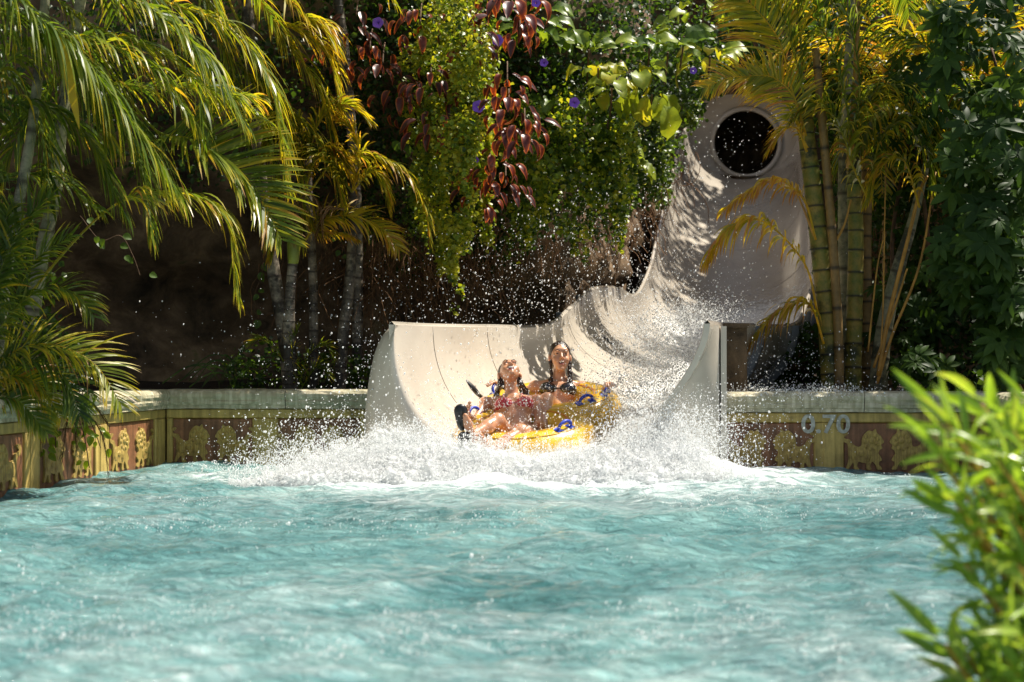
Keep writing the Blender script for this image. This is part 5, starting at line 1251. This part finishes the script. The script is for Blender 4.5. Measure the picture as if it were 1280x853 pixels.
# ------------------------------------------------------------------ spray
def instancer(name, pts, rad, label, origin, sub=1, stretch=None):
    me = bpy.data.meshes.new(name); pts = np.asarray(pts) - np.asarray(origin); me.vertices.add(len(pts)); me.vertices.foreach_set('co', pts.ravel())
    a = me.attributes.new('rad', 'FLOAT', 'POINT'); a.data.foreach_set('value', np.asarray(rad, np.float32))
    o = bpy.data.objects.new(name, me); COL.objects.link(o); o.location = origin; me.materials.append(FOAM)
    g = bpy.data.node_groups.new(name, 'GeometryNodeTree'); g.interface.new_socket('Geometry', in_out='INPUT', socket_type='NodeSocketGeometry'); g.interface.new_socket('Geometry', in_out='OUTPUT', socket_type='NodeSocketGeometry')
    N = g.nodes; gi = N.new('NodeGroupInput'); go = N.new('NodeGroupOutput'); ip = N.new('GeometryNodeInstanceOnPoints'); ic = N.new('GeometryNodeMeshIcoSphere'); ic.inputs['Radius'].default_value = 1; ic.inputs['Subdivisions'].default_value = sub
    sm = N.new('GeometryNodeSetMaterial'); sm.inputs['Material'].default_value = FOAM; ss = N.new('GeometryNodeSetShadeSmooth')
    na = N.new('GeometryNodeInputNamedAttribute'); na.data_type = 'FLOAT'; na.inputs[0].default_value = 'rad'; K = g.links.new
    K(gi.outputs[0], ip.inputs['Points']); K(ic.outputs[0], ss.inputs[0]); K(ss.outputs[0], sm.inputs[0]); K(sm.outputs[0], ip.inputs['Instance'])
    sc = N.new('ShaderNodeCombineXYZ'); K(na.outputs[0], sc.inputs[0]); K(na.outputs[0], sc.inputs[1])
    mm = N.new('ShaderNodeMath'); mm.operation = 'MULTIPLY'; mm.inputs[1].default_value = 1.25; K(na.outputs[0], mm.inputs[0]); K(mm.outputs[0], sc.inputs[2])
    K(sc.outputs[0], ip.inputs['Scale']); K(ip.outputs[0], go.inputs[0])
    md = o.modifiers.new('points', 'NODES'); md.node_group = g; return tag(o, label, 'spray', None, 'stuff')
q = rs(900)
TX = [285, 310, 340, 380, 420, 460, 500, 530, 560, 585, 610, 640, 670, 700, 740, 780, 820, 860, 895, 930, 960]
TY = [608, 600, 590, 572, 556, 538, 524, 520, 530, 540, 543, 548, 554, 552, 542, 532, 524, 535, 570, 596, 606]
def splash(n):
    # jets fan outward from the bow: clustered along ballistic fingers
    px = q.uniform(285, 955, n); top = np.interp(px, TX, TY) + 9 * vnoise3(np.stack([px / 9, px * 0, px * 0], -1), 3) + 7 * vnoise3(np.stack([px / 3.5, px * 0, px * 0], -1), 4)
    f = q.rand(n); py = top + (612 - top) * (f ** .62) - q.exponential(7, n) * (q.rand(n) < .5)
    zz_ = CH - (py - HY) / F * 13.4
    Y = 12.92 + 1.25 * np.clip(zz_, 0, 1) + q.normal(size=n) * .05 
    p = np.stack([(px - 640) / F * Y, Y, CH - (py - HY) / F * Y], -1)
    k = fbm(p * arr([5, 5, 9]), 4, 17) * .7 + .55 * np.clip((py - top) / 30, 0, 1); keep = k > q.uniform(-.55, .55, n); mist = (px > 740) & (px < 900) & (q.rand(n) < .3)
    return p[keep & ~mist]
p = splash(130000); rad = .0014 + q.exponential(.0011, len(p)); rad = np.minimum(rad, .007)
instancer('splash_spray', p, rad, 'dense white burst of spray thrown up round the front of the raft', P(620, 600, 13.4))
# loose drops thrown high
def loose(n, specs, rlo, rexp, rmax):
    P_, R_ = [], []
    for px, py, Y, sx_, sy, sY, m in specs:
        x = px + q.normal(size=m) * sx_; y = py + q.normal(size=m) * sy; d = np.maximum(Y + q.normal(size=m) * sY, 12.6)
        P_.append(np.stack([(x - 640) / F * d, d, CH - (y - HY) / F * d], -1)); R_.append(rlo + q.exponential(rexp, m))
    p = np.concatenate(P_); r_ = np.minimum(np.concatenate(R_), rmax); ok = p[:, 2] > .02; return p[ok], r_[ok]
p, rad = loose(0, [(650, 345, 16.2, 80, 48, .5, 1300), (760, 310, 17.0, 60, 55, .6, 900), (560, 400, 15.4, 110, 45, .4, 800), (840, 340, 17.5, 60, 80, 1, 700), (500, 480, 13.9, 60, 40, .2, 700), (420, 545, 13.5, 60, 22, .2, 1600),
                  (990, 470, 14.8, 55, 28, .3, 550), (950, 545, 13.6, 45, 30, .15, 450), (870, 470, 15, 60, 60, .6, 2600), (680, 470, 14.2, 90, 60, .2, 600), (640, 540, 13.7, 100, 12, .15, 900), (330, 440, 15.2, 90, 40, .4, 220), (860, 220, 20, 60, 60, 2, 700), (330, 590, 13.4, 40, 8, .15, 1200)], .0016, .0017, .009)
instancer('spray_drops', p, rad, 'scattered bright water drops hanging in the air above the slide and pool', P(680, 400, 15.5))
# fine mist in front of the right wing and churn on the slide floor
p, rad = loose(0, [(835, 555, 13.5, 42, 26, .12, 26000), (830, 450, 16.2, 34, 36, .7, 22000), (770, 500, 14.6, 30, 25, .2, 5000), (860, 400, 18.5, 34, 14, .8, 7000), (1000, 492, 14.1, 55, 6, .15, 3500), (400, 575, 13.45, 50, 14, .15, 9000), (600, 505, 14.2, 50, 20, .2, 1200)], .0012, .0013, .008)
instancer('water_mist', p, rad, 'fine mist over the slide bed and beside the right wing of the mouth', P(830, 520, 14.5))


# ragged heaps of white water thrown up and forward, leaning back with height
for k, (Yk, hs_, lo_x, hi_x) in enumerate([(12.95, .60, 290, 945), (13.03, .82, 296, 935), (13.10, 1.0, 305, 575), (13.10, .95, 660, 915), (12.88, .36, 290, 955)]):
    nu, nv = 420, 60; xs_ = np.linspace(lo_x, hi_x, nu); top = np.interp(xs_, TX, TY); jag = 1 + .16 * vnoise3(np.stack([xs_ / 14, xs_ * 0 + k, xs_ * 0], -1), 3 + k) + .10 * vnoise3(np.stack([xs_ / 4, xs_ * 0 + k, xs_ * 0], -1), 13 + k)
    tz = np.maximum((CH - (top - HY) / F * 13.3) * hs_ * jag, .02)
    v = np.linspace(0, 1, nv)[None]; X = ((xs_ - 640) / F * Yk)[:, None] * (1 + .02 * v) + 0 * v; Z = -.06 + (tz[:, None] + .06) * v; Y = Yk + 1.1 * np.clip(Z, 0, 2) + 0 * v
    G = np.stack([X, Y, Z], -1); d = fbm(G * arr([5, 5, 6]) + k * 7, 5, 40 + k); d2 = np.abs(fbm(G * 17 + k, 3, 60 + k)); am = np.clip(v * 6, 0, 1)
    G[..., 1] -= (.06 * d + .035 * d2) * am; G[..., 2] += (.05 * d + .03 * d2) * am * v; G[..., 0] += .04 * fbm(G * 7 + 3, 3, 50 + k) * am
    ed = np.clip(np.minimum(np.linspace(0, 1, nu), 1 - np.linspace(0, 1, nu)) / .05, 0, 1)[:, None]
    tint = .60 - .62 * v ** 1.8 - .5 * (1 - ed) + 0 * Z
    mb = MB(); mb.add(G, grid_faces(nu, nv), tint.ravel())
    o = part('spray_sheet', mb, SHEET, None, origin=P((lo_x + hi_x) / 2, 600, Yk)); tag(o, ['low ragged sheet of white water ahead of the raft', 'tall sheet of white spray across the slide mouth', 'white spray rising left of the raft', 'white spray rising right of the raft', 'lowest curl of foam at the foot of the splash'][k], 'spray', None, 'stuff')

n = 16000; x = q.uniform(-3.2, 3.2, n); yy = np.concatenate([q.uniform(9, 13.2, n // 2), 5.2 + q.exponential(1.0, n - n // 2)])  # foam flecks that also stand in for sun sparkle on the ripples
k = fbm(np.stack([x * 1.6, yy * 1.3, x * 0], -1), 4, 91); ok = k > .28
p = np.stack([x, yy, q.uniform(.012, .05, n)], -1)[ok]
instancer('bubble_glints', p, .0012 + q.exponential(.0008, len(p)), 'fine white flecks of foam, doubling as sun sparkle, over the open pool surface', (0, 9, 0))

n = 900; x = q.normal(size=n) * .55 + .02; yy = q.uniform(4.9, 6.3, n); k = fbm(np.stack([x * 3, yy * 2, x * 0], -1), 3, 7); ok = k > .05  # added white drops stand in for sun glints on the near water
p = np.stack([x, yy, q.uniform(.02, .05, n)], -1)[ok]
instancer('bubble_glints', p, .0016 + q.exponential(.0007, len(p)), 'white drops standing in for sun glints on the nearest ripples', (0, 5.5, 0))
